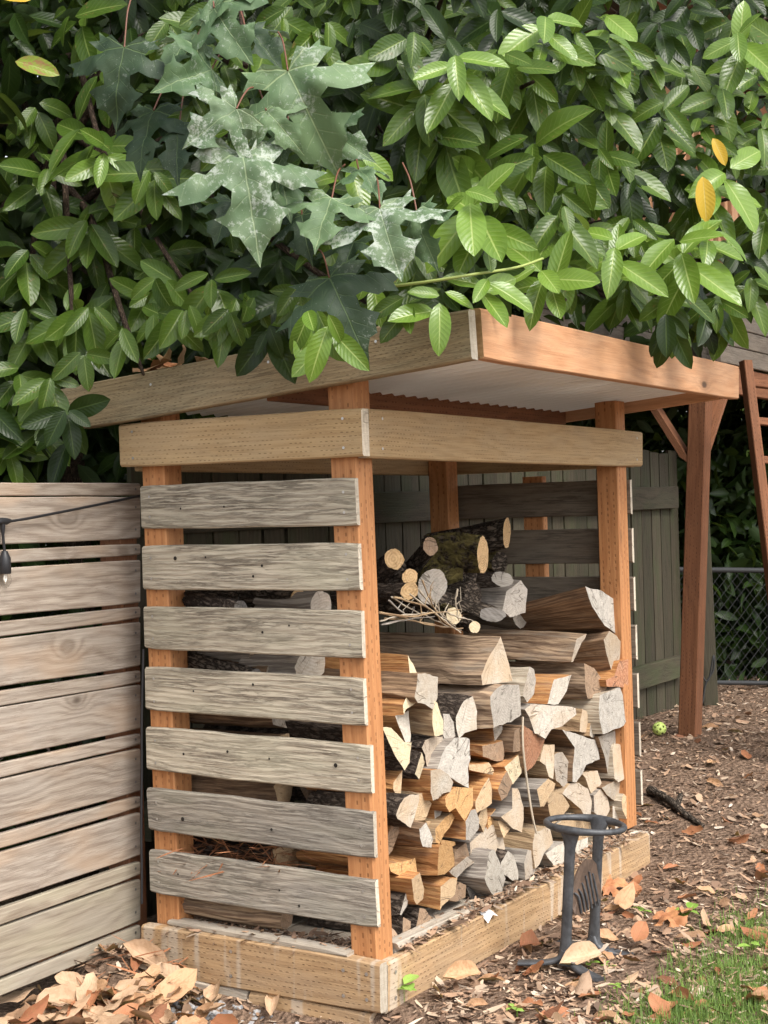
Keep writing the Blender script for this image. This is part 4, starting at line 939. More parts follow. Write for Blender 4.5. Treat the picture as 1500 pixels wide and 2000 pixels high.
# ------------------------------------------------------------------ ball, branch, string light, cable
def bump_ball(c, r):
    bm = bmesh.new(); bmesh.ops.create_icosphere(bm, subdivisions=4, radius=r)
    bm.faces.ensure_lookup_table()
    holes = []; gold = PI*(3-math.sqrt(5))
    for k in range(26):
        z_ = 1-2*(k+.5)/26; q_2 = math.sqrt(1-z_*z_); holes.append(V3((q_2*math.cos(gold*k), q_2*math.sin(gold*k), z_)))
    dele = [f for f in bm.faces if any(f.calc_center_median().normalized().dot(h) > .988 for h in holes)]
    bmesh.ops.delete(bm, geom=dele, context='FACES')
    for f in bm.faces: f.smooth = True
    me = bpy.data.meshes.new('ball'); bm.to_mesh(me); bm.free()
    me.materials.append(plain('yellow_green_plastic', (.50, .62, .17), .5)); return me
bp_ = on_ground(1288, 1436)
bo = link('perforated_ball', bump_ball(None, .037)); bo.location = bp_+V3((0, 0, .034)); tag(bo, 'yellow green plastic ball with holes lying on the mulch', 'ball')
sm_ = bo.modifiers.new('thickness', 'SOLIDIFY'); sm_.thickness = .002
a, b = on_ground(1270, 1552)+V3((0, 0, .02)), on_ground(1372, 1618)+V3((0, 0, .012))
g = G(); P = bez([a, a.lerp(b, .35)+V3((0, 0, .012)), a.lerp(b, .7)-V3((0, 0, .002)), b], 6); n = len(P)
tube(g, P, [.022*(1-.5*j/n)*(1+.15*math.sin(j*2.1)) for j in range(n)], 9)
fb = tag(g.build('fallen_branch', SIDE['dbark']), 'short dark fallen branch lying on leaf litter beyond woodshed', 'branch')
g = G(); c = a.lerp(b, .52); tube(g, [c, on_ground(1330, 1566)+V3((0, 0, .03))], [.016, .012], 8); g.build('stub', SIDE['dbark'], fb)

st = empty('string_light', tuple(on_plane(8, 1025, FP0+FN*.03, FN)), 'black outdoor string light cable with a hanging clear bulb on the pale fence', 'string light')
f = lambda px, py, o_=.02: on_plane(px, py, FP0+FN*o_, FN)
g = G(); tube(g, bez([f(272, 969, .006), f(200, 984), f(110, 1002), f(20, 1018), f(-120, 1030), f(-420, 985)], 8), .0042, 7); g.build('cable', M_BLACK, st)
g = G(); tube(g, [f(20, 1017), f(12, 1018), f(2, 1018), f(-6, 1020)], [.006, .0105, .0105, .006], 8); tube(g, bez([f(5, 1020), f(6, 1045), f(9, 1080)], 4), [.0085, .008, .0072, .006, .0042, .0042, .0042, .0042, .0045][:9], 7); g.build('drop_cable', M_BLACK, st)
g = G(); tube(g, [f(9, 1076), f(9.5, 1084), f(9.7, 1090), f(10, 1119), f(10, 1121)], [.008, .0125, .0165, .0175, .015], 12); g.build('socket', M_BLACK, st)
q = NT('clear_bulb_glass'); q.bsdf.inputs['Transmission Weight'].default_value = 1.0; q.bsdf.inputs['IOR'].default_value = 1.05; GLASS = q.fin((.97, .97, .95), .03, .6)
g = G(); tube(g, [f(10, 1119), f(10, 1124), f(10, 1132), f(10, 1140), f(10, 1146), f(10, 1149)], [.012, .015, .0175, .0155, .009, .002], 14); g.build('bulb', GLASS, st)
g = G(); tube(g, [f(10, 1120), f(8, 1130), f(10, 1138), f(12, 1130), f(10.5, 1120)], .0028, 5); g.build('filament', plain('bulb_filament_white', (.9, .87, .8), .5), st)
g = G(); zz = dep((-.03, .86, .7)); tube(g, bez([at_z(x_, y_, zz) for x_, y_ in ((280, 1268), (277, 1400), (277, 1500), (276, 1620), (277, 1700), (277, 1765))], 4), .0042, 6)
tag(g.build('black_cable', M_BLACK), 'thin black cable running down the corner between pale fence and woodshed', 'cable')

# ------------------------------------------------------------------ leaves
def leaf_template(seed, ns=8, across=5, width=.40, fold=.32, droop=.18, wave=.02, twist=0.0, curl=0.0):
    rr = random.Random(seed); V, Fs, U = [], [], []
    s_ = [-1, -.5, 0, .5, 1] if across == 5 else [-1, 0, 1]
    ph = rr.uniform(0, 6)
    for k in range(ns+1):
        t = k/ns; wv = width*.5*(math.sin(PI*min(1, t**1.02))**.56 if 0 < t < 1 else 0)*(1-.12*t)
        wv = max(wv, .006)
        for a in s_:
            y = a*wv*math.cos(fold*abs(a)); z = abs(a)*wv*math.sin(fold+curl*abs(a))-droop*t*t+wave*math.sin(t*13+ph+a*2)*abs(a)
            z += twist*a*wv*t
            V.append((t-.10*droop*t*t, y, z))
    m = len(s_)
    for k in range(ns):
        for i in range(m-1):
            a = k*m+i; Fs.append((a, a+m, a+m+1, a+1))
            U.append([(k/ns, s_[i]*.5+.5), ((k+1)/ns, s_[i]*.5+.5), ((k+1)/ns, s_[i+1]*.5+.5), (k/ns, s_[i+1]*.5+.5)])
    Fs = [f[::-1] for f in Fs]; U = [u_[::-1] for u_ in U]
    Fs = [f[::-1] for f in Fs]; U = [u_[::-1] for u_ in U]
    return V, Fs, U
def tmesh(name, tpl, mat):
    g = G(); g.add(tpl[0], tpl[1], tpl[2], 0, True); return g.mesh(name, mat)
def scatter(name, tpls, mats4, material, parent=None, smooth=True):
    """many small pieces joined into one mesh: mats4 = list of (template index, 4x4 numpy matrix)"""
    Vs, Ls, Us, Ln = [], [], [], []; off = 0
    T = []
    for V, Fs, U in tpls:
        T.append((np.c_[np.array(V), np.ones(len(V))].T, np.array([i for f in Fs for i in f]), np.array([len(f) for f in Fs]),
                  np.array([c for u_ in U for c in u_]) if U else np.zeros((sum(len(f) for f in Fs), 2))))
    for ti, m in mats4:
        v, li, ln, uv = T[ti]; Vs.append((m[:3] @ v).T); Ls.append(li+off); Ln.append(ln); Us.append(uv); off += v.shape[1]
    v = np.concatenate(Vs); li = np.concatenate(Ls); ln = np.concatenate(Ln); uv = np.concatenate(Us)
    me = bpy.data.meshes.new(name); me.vertices.add(len(v)); me.vertices.foreach_set('co', v.astype(np.float32).ravel())
    me.loops.add(len(li)); me.loops.foreach_set('vertex_index', li.astype(np.int32))
    me.polygons.add(len(ln)); st_ = np.concatenate([[0], np.cumsum(ln)[:-1]])
    me.polygons.foreach_set('loop_start', st_.astype(np.int32)); 
    me.polygons.foreach_set('use_smooth', np.full(len(ln), smooth))
    ul = me.uv_layers.new(name='UVMap'); ul.data.foreach_set('uv', uv.astype(np.float32).ravel())
    me.materials.append(material); me.update(calc_edges=True); me.validate()
    return link(name, me, parent)
def frame(pos, L, N, sx, sy=None, sz=None):
    L = V3(L).normalized(); N = V3(N); N = (N-L*N.dot(L))
    N = N.normalized() if N.length > 1e-6 else L.orthogonal().normalized()
    Y = N.cross(L); sy = sy or sx; sz = sz or sx
    return Matrix(((L.x*sx, Y.x*sy, N.x*sz, pos[0]), (L.y*sx, Y.y*sy, N.y*sz, pos[1]), (L.z*sx, Y.z*sy, N.z*sz, pos[2]), (0, 0, 0, 1)))
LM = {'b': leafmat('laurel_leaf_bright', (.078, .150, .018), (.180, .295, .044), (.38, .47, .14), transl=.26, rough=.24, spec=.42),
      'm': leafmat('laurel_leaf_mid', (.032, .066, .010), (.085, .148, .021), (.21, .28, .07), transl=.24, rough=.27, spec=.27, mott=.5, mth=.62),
      'd': leafmat('laurel_leaf_shaded', (.009, .021, .005), (.024, .047, .009), (.06, .095, .025), transl=.15)}  # darkest tone stands in for shade deep in the foliage
TPL = [leaf_template(i, 9, 5, rnd.uniform(.40, .50), rnd.uniform(.12, .45), rnd.uniform(.05, .40), rnd.uniform(.003, .012), rnd.uniform(-.5, .5)) for i in range(8)]
TPLO = [leaf_template(20+i, 4, 3, rnd.uniform(.38, .46), rnd.uniform(.2, .5), rnd.uniform(.08, .3), 0) for i in range(4)]
LMESH = {k: [tmesh('leaf', t, m) for t in TPL] for k, m in LM.items()}

def in_poly(x, y, P):
    c = False; j = len(P)-1
    for i in range(len(P)):
        if (P[i][1] > y) != (P[j][1] > y) and x < (P[j][0]-P[i][0])*(y-P[i][1])/(P[j][1]-P[i][1])+P[i][0]: c = not c
        j = i
    return c
lr = random.Random(11)
def cluster(px, py, Z, n=8, size=.15, droop=.7, lift=.5, out=.8, spread=1.0, hang=0.0):
    """leaves round the end of one shoot -> list of 4x4 matrices, and the shoot's base"""
    tip = at_z(px, py, Z); s_ = (-D*out+V3((0, 0, lift))+RT*lr.uniform(-.6, .6)+V3((0, 0, lr.uniform(-.3, .3)))).normalized()
    x = s_.orthogonal().normalized(); y = s_.cross(x); a0 = lr.uniform(0, 6.3); out_ = []
    for i in range(n):
        a = a0+i*2.39996+lr.uniform(-.25, .25); t = i/n; r_ = x*math.cos(a)+y*math.sin(a); phi = R(lr.uniform(48, 82))*spread
        base = tip-s_*(.13*t*size/.15)+r_*.006
        L = (r_*math.sin(phi)+s_*math.cos(phi)*.8+V3((0, 0, -1))*(droop*lr.uniform(.6, 1.25)+hang)).normalized()
        N = (s_*math.sin(phi)-r_*math.cos(phi)*.5)-D*.35+V3((0, 0, .25))+V3((lr.uniform(-1, 1), lr.uniform(-1, 1), lr.uniform(-1, 1)))*.28
        sz = size*lr.uniform(.66, 1.14)*(1.0 if i > 1 else .75)
        out_.append(frame(base, L, N, sz, sz*lr.uniform(.88, 1.08), sz))
    return out_, tip-s_*.16
LEAFY = [(-120, -420), (1650, -420), (1650, 560), (1500, 560), (1445, 600), (1400, 630), (1330, 640), (1290, 610), (1240, 570), (1130, 540), (1080, 520), (1000, 500), (900, 510), (840, 540),
         (760, 590), (700, 640), (620, 645), (560, 650), (500, 630), (430, 600), (330, 600), (280, 640), (150, 640), (120, 690), (60, 700), (60, 760), (60, 830), (30, 870), (-120, 900)]
def zfront(px, py):
    a = [(-150, 5.25), (150, 5.0), (330, 4.75), (560, 4.4), (800, 4.12), (950, 4.1), (1100, 4.45), (1300, 4.95), (1450, 5.3), (1700, 5.6)]
    for (x0, z0), (x1, z1) in zip(a, a[1:]):
        if x0 <= px <= x1: z = z0+(z1-z0)*(px-x0)/(x1-x0)
    return z + .10*sstep(600, 200, py)
trees = {}
for key, loc, lab in (('L', (.45, 1.55, 0), 'cherry laurel with broad glossy leaves hanging over the pale fence and weathered roof beam'),
                      ('R', (2.35, 1.60, 0), 'cherry laurel with long bright green leaves hanging over the orange fascia and playhouse')):
    trees[key] = dict(root=empty('laurel_tree', loc, lab, 'laurel', 'laurels growing over the woodshed'), cl=[], loc=V3(loc))
HAND = [  # px, py, tone, n, size, droop, lift, dz
 (888, 105, 'b', 8, .155, .75, .5, 0), (905, 375, 'b', 9, .165, .8, .5, -.05), (1035, 268, 'm', 7, .17, .7, .4, 0), (1065, 30, 'b', 8, .15, .7, .6, 0), (975, 95, 'm', 6, .14, .8, .5, .1),
 (1320, 465, 'b', 9, .19, .65, .7, -.1), (1200, 470, 'b', 8, .18, .6, .7, 0), (1425, 330, 'b', 8, .18, .5, .7, .05), (1405, 440, 'b', 8, .18, .6, .7, .05), (1440, 60, 'b', 8, .17, .6, .7, .0), (1275, 90, 'm', 7, .16, .7, .5, .2),
 (1330, 575, 'm', 7, .16, .9, .3, .05), (1300, 610, 'd', 5, .15, 1.6, .1, .0), (1400, 585, 'm', 7, .15, 1.0, .2, .1), (1050, 520, 'b', 8, .14, .5, .7, -.0), (960, 535, 'b', 8, .13, .5, .7, -.05), (865, 570, 'b', 7, .12, .7, .5, -.05),
 (790, 575, 'm', 7, .12, .8, .4, -.05), (725, 520, 'b', 6, .135, 1.0, .3, -.05), (600, 612, 'b', 5, .165, 1.5, .1, -.36), (640, 618, 'b', 4, .165, 1.4, .1, -.38), (150, 240, 'm', 8, .185, .8, .5, -.15), (205, 285, 'b', 5, .17, .9, .5, -.17), (100, 320, 'm', 7, .16, .8, .5, .0),
 (300, 545, 'm', 8, .155, 1.2, .3, -.05), (410, 535, 'm', 8, .15, 1.2, .3, -.05), (500, 580, 'm', 7, .145, 1.3, .2, .0), (555, 620, 'm', 6, .14, 1.4, .1, -.03), (50, 600, 'm', 7, .17, .9, .4, .0), (130, 610, 'm', 8, .155, 1.0, .4, .0),
 (40, 720, 'm', 7, .15, .8, .5, 0), (80, 800, 'm', 8, .13, .8, .5, .05), (105, 830, 'd', 7, .13, .7, .4, .0), (25, 875, 'b', 6, .12, .8, .5, .05), (295, 330, 'm', 8, .15, .9, .4, -.0), (170, 420, 'm', 8, .17, .9, .4, -.0), (60, 480, 'm', 8, .16, .9, .4, 0),
 (450, 250, 'm', 7, .14, .8, .4, .1), (100, 735, 'm', 7, .13, 1.0, .3, -.32), (160, 690, 'm', 7, .14, 1.1, .3, -.25), (130, 800, 'd', 7, .13, .9, .3, -.35), (60, 780, 'm', 7, .13, .9, .3, -.2), (235, 640, 'm', 7, .14, 1.2, .3, -.2), (370, 600, 'm', 8, .14, 1.3, .2, -.15), (450, 605, 'm', 8, .14, 1.3, .2, -.15), (525, 640, 'd', 7, .13, 1.4, .1, -.12), (300, 610, 'm', 8, .14, 1.2, .2, -.15), (585, 560, 'm', 8, .14, 1.2, .2, -.1), (180, 600, 'm', 8, .15, 1.1, .3, -.1), (700, 300, 'b', 5, .13, .5, .6, -.1), (330, 40, 'm', 8, .15, 1.1, .3, 0), (130, 20, 'm', 8, .15, 1.0, .4, 0), (420, 0, 'm', 7, .15, 1.1, .3, 0), (560, 20, 'm', 7, .15, 1.0, .4, 0), (640, 40, 'm', 7, .16, 1.0, .4, .05),
 (810, 60, 'm', 8, .16, .9, .4, .05), (830, 170, 'm', 8, .17, 1.0, .4, .05), (850, 270, 'm', 7, .17, 1.2, .3, .1), (1020, 130, 'm', 7, .17, 1.1, .4, .15), (1120, 60, 'm', 8, .16, .8, .5, .1), (1190, 160, 'm', 8, .16, .9, .5, .2), (1130, 320, 'm', 7, .16, 1.2, .3, .2),
 (1100, 400, 'm', 8, .16, .9, .5, .1), (1210, 290, 'm', 7, .16, .9, .5, .25), (1300, 200, 'm', 8, .17, .8, .5, .1), (1410, 170, 'm', 8, .17, .7, .5, .1), (1490, 120, 'b', 8, .17, .6, .6, .1), (1490, 240, 'm', 8, .17, .7, .6, .1), (1490, 400, 'm', 7, .17, .8, .5, .2), (1470, 520, 'm', 7, .17, 1.0, .4, .2), (1180, 30, 'b', 7, .16, .7, .6, .05)]
for (px, py, tone, n, size, droop, lift, dz) in HAND:
    lv, base = cluster(px, py, zfront(px, py)+dz, n, size*1.13, droop, lift)
    trees['L' if px < 745 else 'R']['cl'].append((0, tone, lv, base, (px, py)))
def fill(count, dist, z0, z1, tones, n, poly, rankf, size=(.13, .17), ymin=-420, xr=(-140, 1650), ymax=920, droopr=(.6, 1.2)):
    pts = []; tries = 0
    while len(pts) < count and tries < count*40:
        tries += 1; px, py = lr.uniform(*xr), lr.uniform(ymin, ymax)
        if not in_poly(px, py, poly): continue
        if any((px-a)**2+(py-b)**2 < dist*dist for a, b in pts): continue
        if rankf > 1 and px > 1170 and 40 < py < 440 and lr.random() < .72: continue
        pts.append((px, py))
        Z = zfront(px, min(py, 600))+lr.uniform(z0, z1)
        lv, base = cluster(px, py, Z, n, lr.uniform(*size), lr.uniform(*droopr), lr.uniform(.2, .6))
        trees['L' if px+lr.uniform(-90, 90) < 745 else 'R']['cl'].append((rankf, lr.choice(tones), lv, base, (px, py)))
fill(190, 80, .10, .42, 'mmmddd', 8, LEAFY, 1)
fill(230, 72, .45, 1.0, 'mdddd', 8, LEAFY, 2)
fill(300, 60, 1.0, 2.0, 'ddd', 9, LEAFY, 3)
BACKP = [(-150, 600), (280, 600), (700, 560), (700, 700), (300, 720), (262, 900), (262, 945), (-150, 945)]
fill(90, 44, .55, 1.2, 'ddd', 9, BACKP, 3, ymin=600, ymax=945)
roof_n = (roof_pt(1, 0)-roof_pt(0, 0)).cross(roof_pt(0, 1)-roof_pt(0, 0)).normalized()
if roof_n.z < 0: roof_n = -roof_n
r00 = roof_pt(0, 0, .16)
def below_roof(p):
    return xa-.12 < p.x < xe+.10 and ya-.06 < p.y < qr[0].y+.05 and (V3(p)-r00).dot(roof_n) < .0
BARK = barkmat('laurel_bark', (.16, .11, .075), (.06, .042, .03), None, 1.5)
for key, T in trees.items():
    T['cl'].sort(key=lambda c: c[0]); nparts = 0; stuff = {'b': [], 'm': [], 'd': []}
    for rank, tone, lv, base, pp in T['cl']:
        vis = -60 < pp[0] < 1560 and -80 < pp[1]
        for m in lv:
            tipp = m @ V3((1, 0, 0)); mid_ = m @ V3((.5, 0, 0))
            if below_roof(m.translation) or below_roof(mid_) or below_roof(tipp): continue
            if rank < 2 and vis and nparts < 298:
                o = bpy.data.objects.new('leaf', lr.choice(LMESH[tone])); COL.objects.link(o); o.parent = T['root']
                o.matrix_basis = Matrix.Translation(-T['loc']) @ m; nparts += 1
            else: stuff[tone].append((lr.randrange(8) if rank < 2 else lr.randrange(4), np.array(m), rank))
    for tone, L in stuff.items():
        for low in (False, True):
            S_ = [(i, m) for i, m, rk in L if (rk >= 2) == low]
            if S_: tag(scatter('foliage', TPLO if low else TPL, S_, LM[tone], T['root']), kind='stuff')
    # trunk and limbs
    g = G(); b = T['loc']; top = b+V3((.1, -.1, 2.5)); tube(g, bez([b-V3((0, 0, .1)), b+V3((.05, 0, .9)), b+V3((-.02, -.05, 1.8)), top, top+V3((.05, -.1, 1.0))], 5), [.065*(1-.03*i) for i in range(21)], 9)
    g.build('trunk', BARK, T['root'])
    cl = [c for c in T['cl'] if c[0] < 2 and -150 < c[4][1]]; lr.shuffle(cl)
    for c in cl[:18]:
        e = c[3]; g = G(); s0 = b+V3((0, 0, lr.uniform(2.1, 3.2))); m1 = s0.lerp(e, .45)+V3((0, 0, lr.uniform(.05, .25))); m2 = s0.lerp(e, .8)+V3((0, 0, .03))
        if below_roof(m2) or below_roof(s0.lerp(e, .6)) or below_roof(e): continue
        P = bez([s0, m1, m2, e, e+(e-m2).normalized()*.06], 5); n = len(P); tube(g, P, [.015*(1-.78*i/n) for i in range(n)], 6)
        g.build('branch', BARK, T['root'])
# the long pale shoot lying across the roof corner
g = G(); P = bez([at_z(x_, y_, zfront(x_, y_)-.02) for x_, y_ in ((760, 560), (850, 548), (930, 535), (1010, 522), (1060, 505))], 5); n = len(P)
tube(g, P, [.005*(1-.3*i/n) for i in range(n)], 6); g.build('shoot', plain('pale_green_shoot', (.30, .36, .10), .5), trees['R']['root'])
YM = leafmat('laurel_leaf_yellow', (.50, .30, .03), (.62, .42, .05), (.60, .48, .15), transl=.3)
BM = leafmat('laurel_leaf_browning', (.15, .20, .02), (.22, .28, .04), (.35, .4, .12), transl=.2, mott=.9)
for (px, py, L2, m, key, sz) in ((1372, 345, (.1, -1), YM, 'R', .15), (1392, 270, (.4, -.8), YM, 'R', .10), (30, 120, (1, -.25), BM, 'L', .15), (60, 0, (-1, .2), YM, 'L', .12)):
    o = bpy.data.objects.new('leaf', tmesh('leaf', TPL[3], m)); COL.objects.link(o); o.parent = trees[key]['root']; o['label'] = 'yellow leaf' if m is YM else 'leaf with brown dry edge'
    o.matrix_basis = Matrix.Translation(-trees[key]['loc']) @ frame(at_z(px, py, zfront(px, py)-.12), RT*L2[0]+UP*L2[1]-D*.1, -D+UP*.4, sz)

# ------------------------------------------------------------------ big maple leaves in front of the laurel
HALF = [(0, 0), (.09, -.08), (.20, -.15), (.30, -.14), (.46, -.22), (.40, -.10), (.50, -.03), (.38, .04), (.285, .10), (.41, .145), (.50, .10), (.60, .17), (.86, .20), (.70, .30), (.72, .42), (.55, .40), (.45, .42), (.28, .34), (.195, .395),
        (.19, .52), (.28, .585), (.40, .60), (.29, .70), (.25, .82), (.15, .84), (.07, .93), (0, 1.08)]
VE = [(0, 1.08), (.86, .20), (-.86, .20), (.46, -.22), (-.46, -.22)]
def maple_template(seed, fold=.22, droop=.25, rough=.035):
    rr = random.Random(seed)
    O_ = [(x+rr.uniform(-.025, .025)*(x > 0), y+rr.uniform(-.025, .025)) for x, y in HALF]+[(-x+rr.uniform(-.025, .025), y+rr.uniform(-.025, .025)) for x, y in HALF[-2:0:-1]]
    pts = [V3((x, y, 0)).to_2d() for x, y in O_]; n = len(pts); inner = []
    for i in range(-11, 12):
        for j in range(-3, 15):
            p = (i*.075+(j % 2)*.037, j*.075)
            if in_poly(p[0], p[1], O_) and min((p[0]-a)**2+(p[1]-b)**2 for a, b in O_) > .0016: inner.append(V3((p[0], p[1], 0)).to_2d())
    res = delaunay_2d_cdt(pts+inner, [], [list(range(n))], 1, 1e-5); vs, fs = res[0], res[2]
    V = []
    a0, a1, a2 = rr.uniform(-.12, .12), rr.uniform(-.2, .2), rr.uniform(.7, 1.3)
    for p in vs:
        x, y = p; r = math.hypot(x, y); dm = 9
        for vx, vy in VE:
            L = math.hypot(vx, vy); al = max(0, min(L, (x*vx+y*vy)/L)); dm = min(dm, math.hypot(x-vx/L*al, y-vy/L*al))
        z = fold*min(dm, .22)*1.1 - droop*a2*max(0, y)**2*.6 - droop*.55*abs(x)**1.7 + a0*x + a1*x*y + rough*noise.noise((x*4, y*4, seed*1.7))+.5*rough*noise.noise((x*11, y*11, seed))
        V.append((x, y, z))
    Fs = []
    for f in fs:
        f = list(f); a, b, c = (V3(vs[i].to_3d()) for i in f[:3])
        if (b-a).cross(c-a).z < 0: f = f[::-1]
        Fs.append(f)
    U = [[(vs[i][0], vs[i][1]) for i in f] for f in Fs]
    return V, Fs, U
def maplemat(name, dark, light, vein, mildew=0.0, rough=.55):
    q = NT(name); sp = q.n('SeparateXYZ', {0: q.n('UVMap', uv_map='UVMap')}); x, y = sp.outputs[0], sp.outputs[1]
    vm = None
    for vx, vy in VE:
        L = math.hypot(vx, vy); cx, sx_ = vx/L, vy/L
        al = q.math('ADD', q.math('MULTIPLY', x, cx), q.math('MULTIPLY', y, sx_)); pe = q.math('ABSOLUTE', q.math('SUBTRACT', q.math('MULTIPLY', x, sx_), q.math('MULTIPLY', y, cx)))
        m = q.math('MULTIPLY', q.ss(pe, .012, .004), q.ss(al, -.01, .01))
        # side veins of this lobe
        ph = q.math('FRACT', q.math('SUBTRACT', q.math('MULTIPLY', al, 6.0), q.math('MULTIPLY', pe, 5.0)))
        sv = q.math('MULTIPLY', q.ss(q.math('ABSOLUTE', q.math('SUBTRACT', ph, .5)), .06, .015), q.math('MULTIPLY', q.ss(pe, .22, .12), q.ss(al, .12, .2)))
        m = q.math('MAXIMUM', m, q.math('MULTIPLY', sv, .35)); vm = m if vm is None else q.math('MAXIMUM', vm, m)
    rn = q.n('ObjectInfo').outputs['Random']; tc = q.vec(x, y, q.math('MULTIPLY', rn, 20.0))
    col = q.mix(q.ss(q.noise(tc, 2.2, 3), .3, .7), dark, light); col = q.mix(q.math('MULTIPLY', vm, .6), col, vein)
    n1 = q.noise(tc, 15, 6, .75); n2 = q.noise(tc, 2.0, 2)
    mk = q.math('MULTIPLY', q.ss(q.math('ADD', n1, q.math('MULTIPLY', n2, .6)), .92-.17*mildew, 1.08-.17*mildew), .25+.55*mildew)
    sk = q.ss(q.vor(tc, 20.0), .12, .05)
    col = q.mix(q.math('MAXIMUM', mk, q.math('MULTIPLY', sk, .35)), col, (.50, .54, .48))
    bf = q.n('NewGeometry').outputs['Backfacing']; col = q.mix(q.math('MULTIPLY', bf, .4), col, (.32, .42, .25))
    q.bump(q.math('ADD', q.math('MULTIPLY', vm, -.6), q.math('MULTIPLY', n1, .4)), .5, .006); q.fin(col, rough, .4)
    tr = q.n('BsdfTranslucent', {'Color': col}); ms = q.n('MixShader', {0: .15, 1: q.bsdf.outputs[0], 2: tr.outputs[0]})
    q.t.links.new(ms.outputs[0], q.out.inputs['Surface']); return q.m
MM = {'d': maplemat('maple_leaf_dark', (.018, .040, .016), (.034, .062, .026), (.11, .17, .06), .02), 'm': maplemat('maple_leaf_mid', (.055, .105, .042), (.10, .165, .07), (.24, .32, .15), .3),
      'l': maplemat('maple_leaf_light', (.085, .145, .062), (.135, .21, .095), (.32, .40, .20), .4), 'w': maplemat('maple_leaf_mildewed', (.08, .135, .062), (.13, .19, .095), (.29, .36, .20), .72)}
mb = empty('maple_branch', tuple(at_z(480, 150, 4.1)), 'bigleaf maple branch with large lobed leaves, some whitened by mildew, in front of laurel', 'maple branch')
MP = [  # base px, tip px, size m, tone, depth, roll about the midrib, foreshortening of the width, label
 ((243, 92), (205, 255), .215, 'd', 4.18, .1, 1.05, 'large dark maple leaf'), ((412, 138), (345, 170), .185, 'm', 4.10, -.5, 1.0, None), ((562, 137), (660, 335), .285, 'l', 4.02, .25, .95, None), ((472, 300), (515, 505), .285, 'w', 3.98, -.1, .95, 'maple leaf whitened by mildew'),
 ((462, 212), (352, 285), .17, 'w', 3.96, -.35, .95, 'maple leaf whitened by mildew'), ((648, 388), (612, 480), .165, 'l', 4.02, .2, 1.1, None), ((742, 408), (775, 530), .20, 'w', 4.0, .2, 1.1, None), ((643, 542), (705, 665), .225, 'd', 4.08, .1, 1.05, 'large dark maple leaf'),
 ((418, 15), (478, 120), .19, 'm', 4.08, .5, 1.0, None), ((520, 215), (585, 285), .13, 'l', 4.0, .3, 1.0, None), ((590, 420), (600, 500), .15, 'd', 4.15, .3, 1.0, None), ((815, 420), (842, 528), .16, 'm', 4.05, .6, .8, None),
 ((560, 255), (520, 380), .19, 'm', 4.12, .4, .8, None), ((385, 70), (325, 110), .15, 'm', 4.16, .4, .9, None), ((450, -30), (400, 60), .17, 'm', 4.12, .3, .9, None), ((350, 250), (340, 330), .16, 'd', 4.2, .2, .9, None), ((300, 215), (255, 330), .19, 'd', 4.24, .3, 1.0, None), ((540, 330), (575, 415), .17, 'm', 4.16, -.4, .9, None), ((690, 470), (660, 560), .16, 'd', 4.2, .3, .9, None), ((480, 60), (545, 110), .17, 'd', 4.2, -.3, .9, None), ((640, 255), (700, 300), .15, 'm', 4.14, .5, .9, None), ((455, 395), (420, 470), .15, 'd', 4.2, .2, .9, None), ((700, 330), (745, 380), .14, 'm', 4.14, -.4, .8, None)]
pet = G()
for i, (bpx, tpx, sz, tone, Z, rl, wf, lab) in enumerate(MP):
    b, t = at_z(*bpx, Z), at_z(*tpx, Z-.03); L = (t-b); pl = L.length; sz2 = sz
    L = L.normalized(); dsc = min(1, pl/(sz2*1.05)); tilt = math.acos(max(.45, dsc)); 
    N = (-D+V3((0, 0, .5))).normalized(); L = (L*math.cos(tilt*.8)-D*math.sin(tilt*.8)*.6).normalized()
    N = Matrix.Rotation(rl, 3, L) @ N; X = None
    tpl = maple_template(100+i, fold=rnd.uniform(.3, .75), droop=rnd.uniform(.35, .8), rough=.07 if tone != 'w' else .095)
    tp2 = ([(v[1], -v[0]*wf, v[2]) for v in tpl[0]], tpl[1], tpl[2])
    o = bpy.data.objects.new('leaf', tmesh('leaf', tp2, MM[tone])); COL.objects.link(o); o.parent = mb
    if lab: o['label'] = lab
    o.matrix_basis = Matrix.Translation(-mb.location) @ frame(b, L, N, sz2*.93)
    hub = b-L*.10+D*rnd.uniform(.06, .14)+V3((rnd.uniform(-.04, .04), 0, rnd.uniform(.02, .07))); mm_ = b.lerp(hub, .55)+V3((0, 0, .025))
    g = G(); tube(g, bez([b, b.lerp(mm_, .5)+UP*.008, mm_, hub], 5), .0024, 5); g.build('petiole', plain('red_petiole', (.15, .06, .035), .5) if i == 0 else bpy.data.materials['red_petiole'], mb)
g = G(); tube(g, bez([at_z(480, 130, 4.3), at_z(470, 20, 4.5), at_z(420, -250, 4.8)], 6), .008, 7); g.build('twig', BARK, mb)

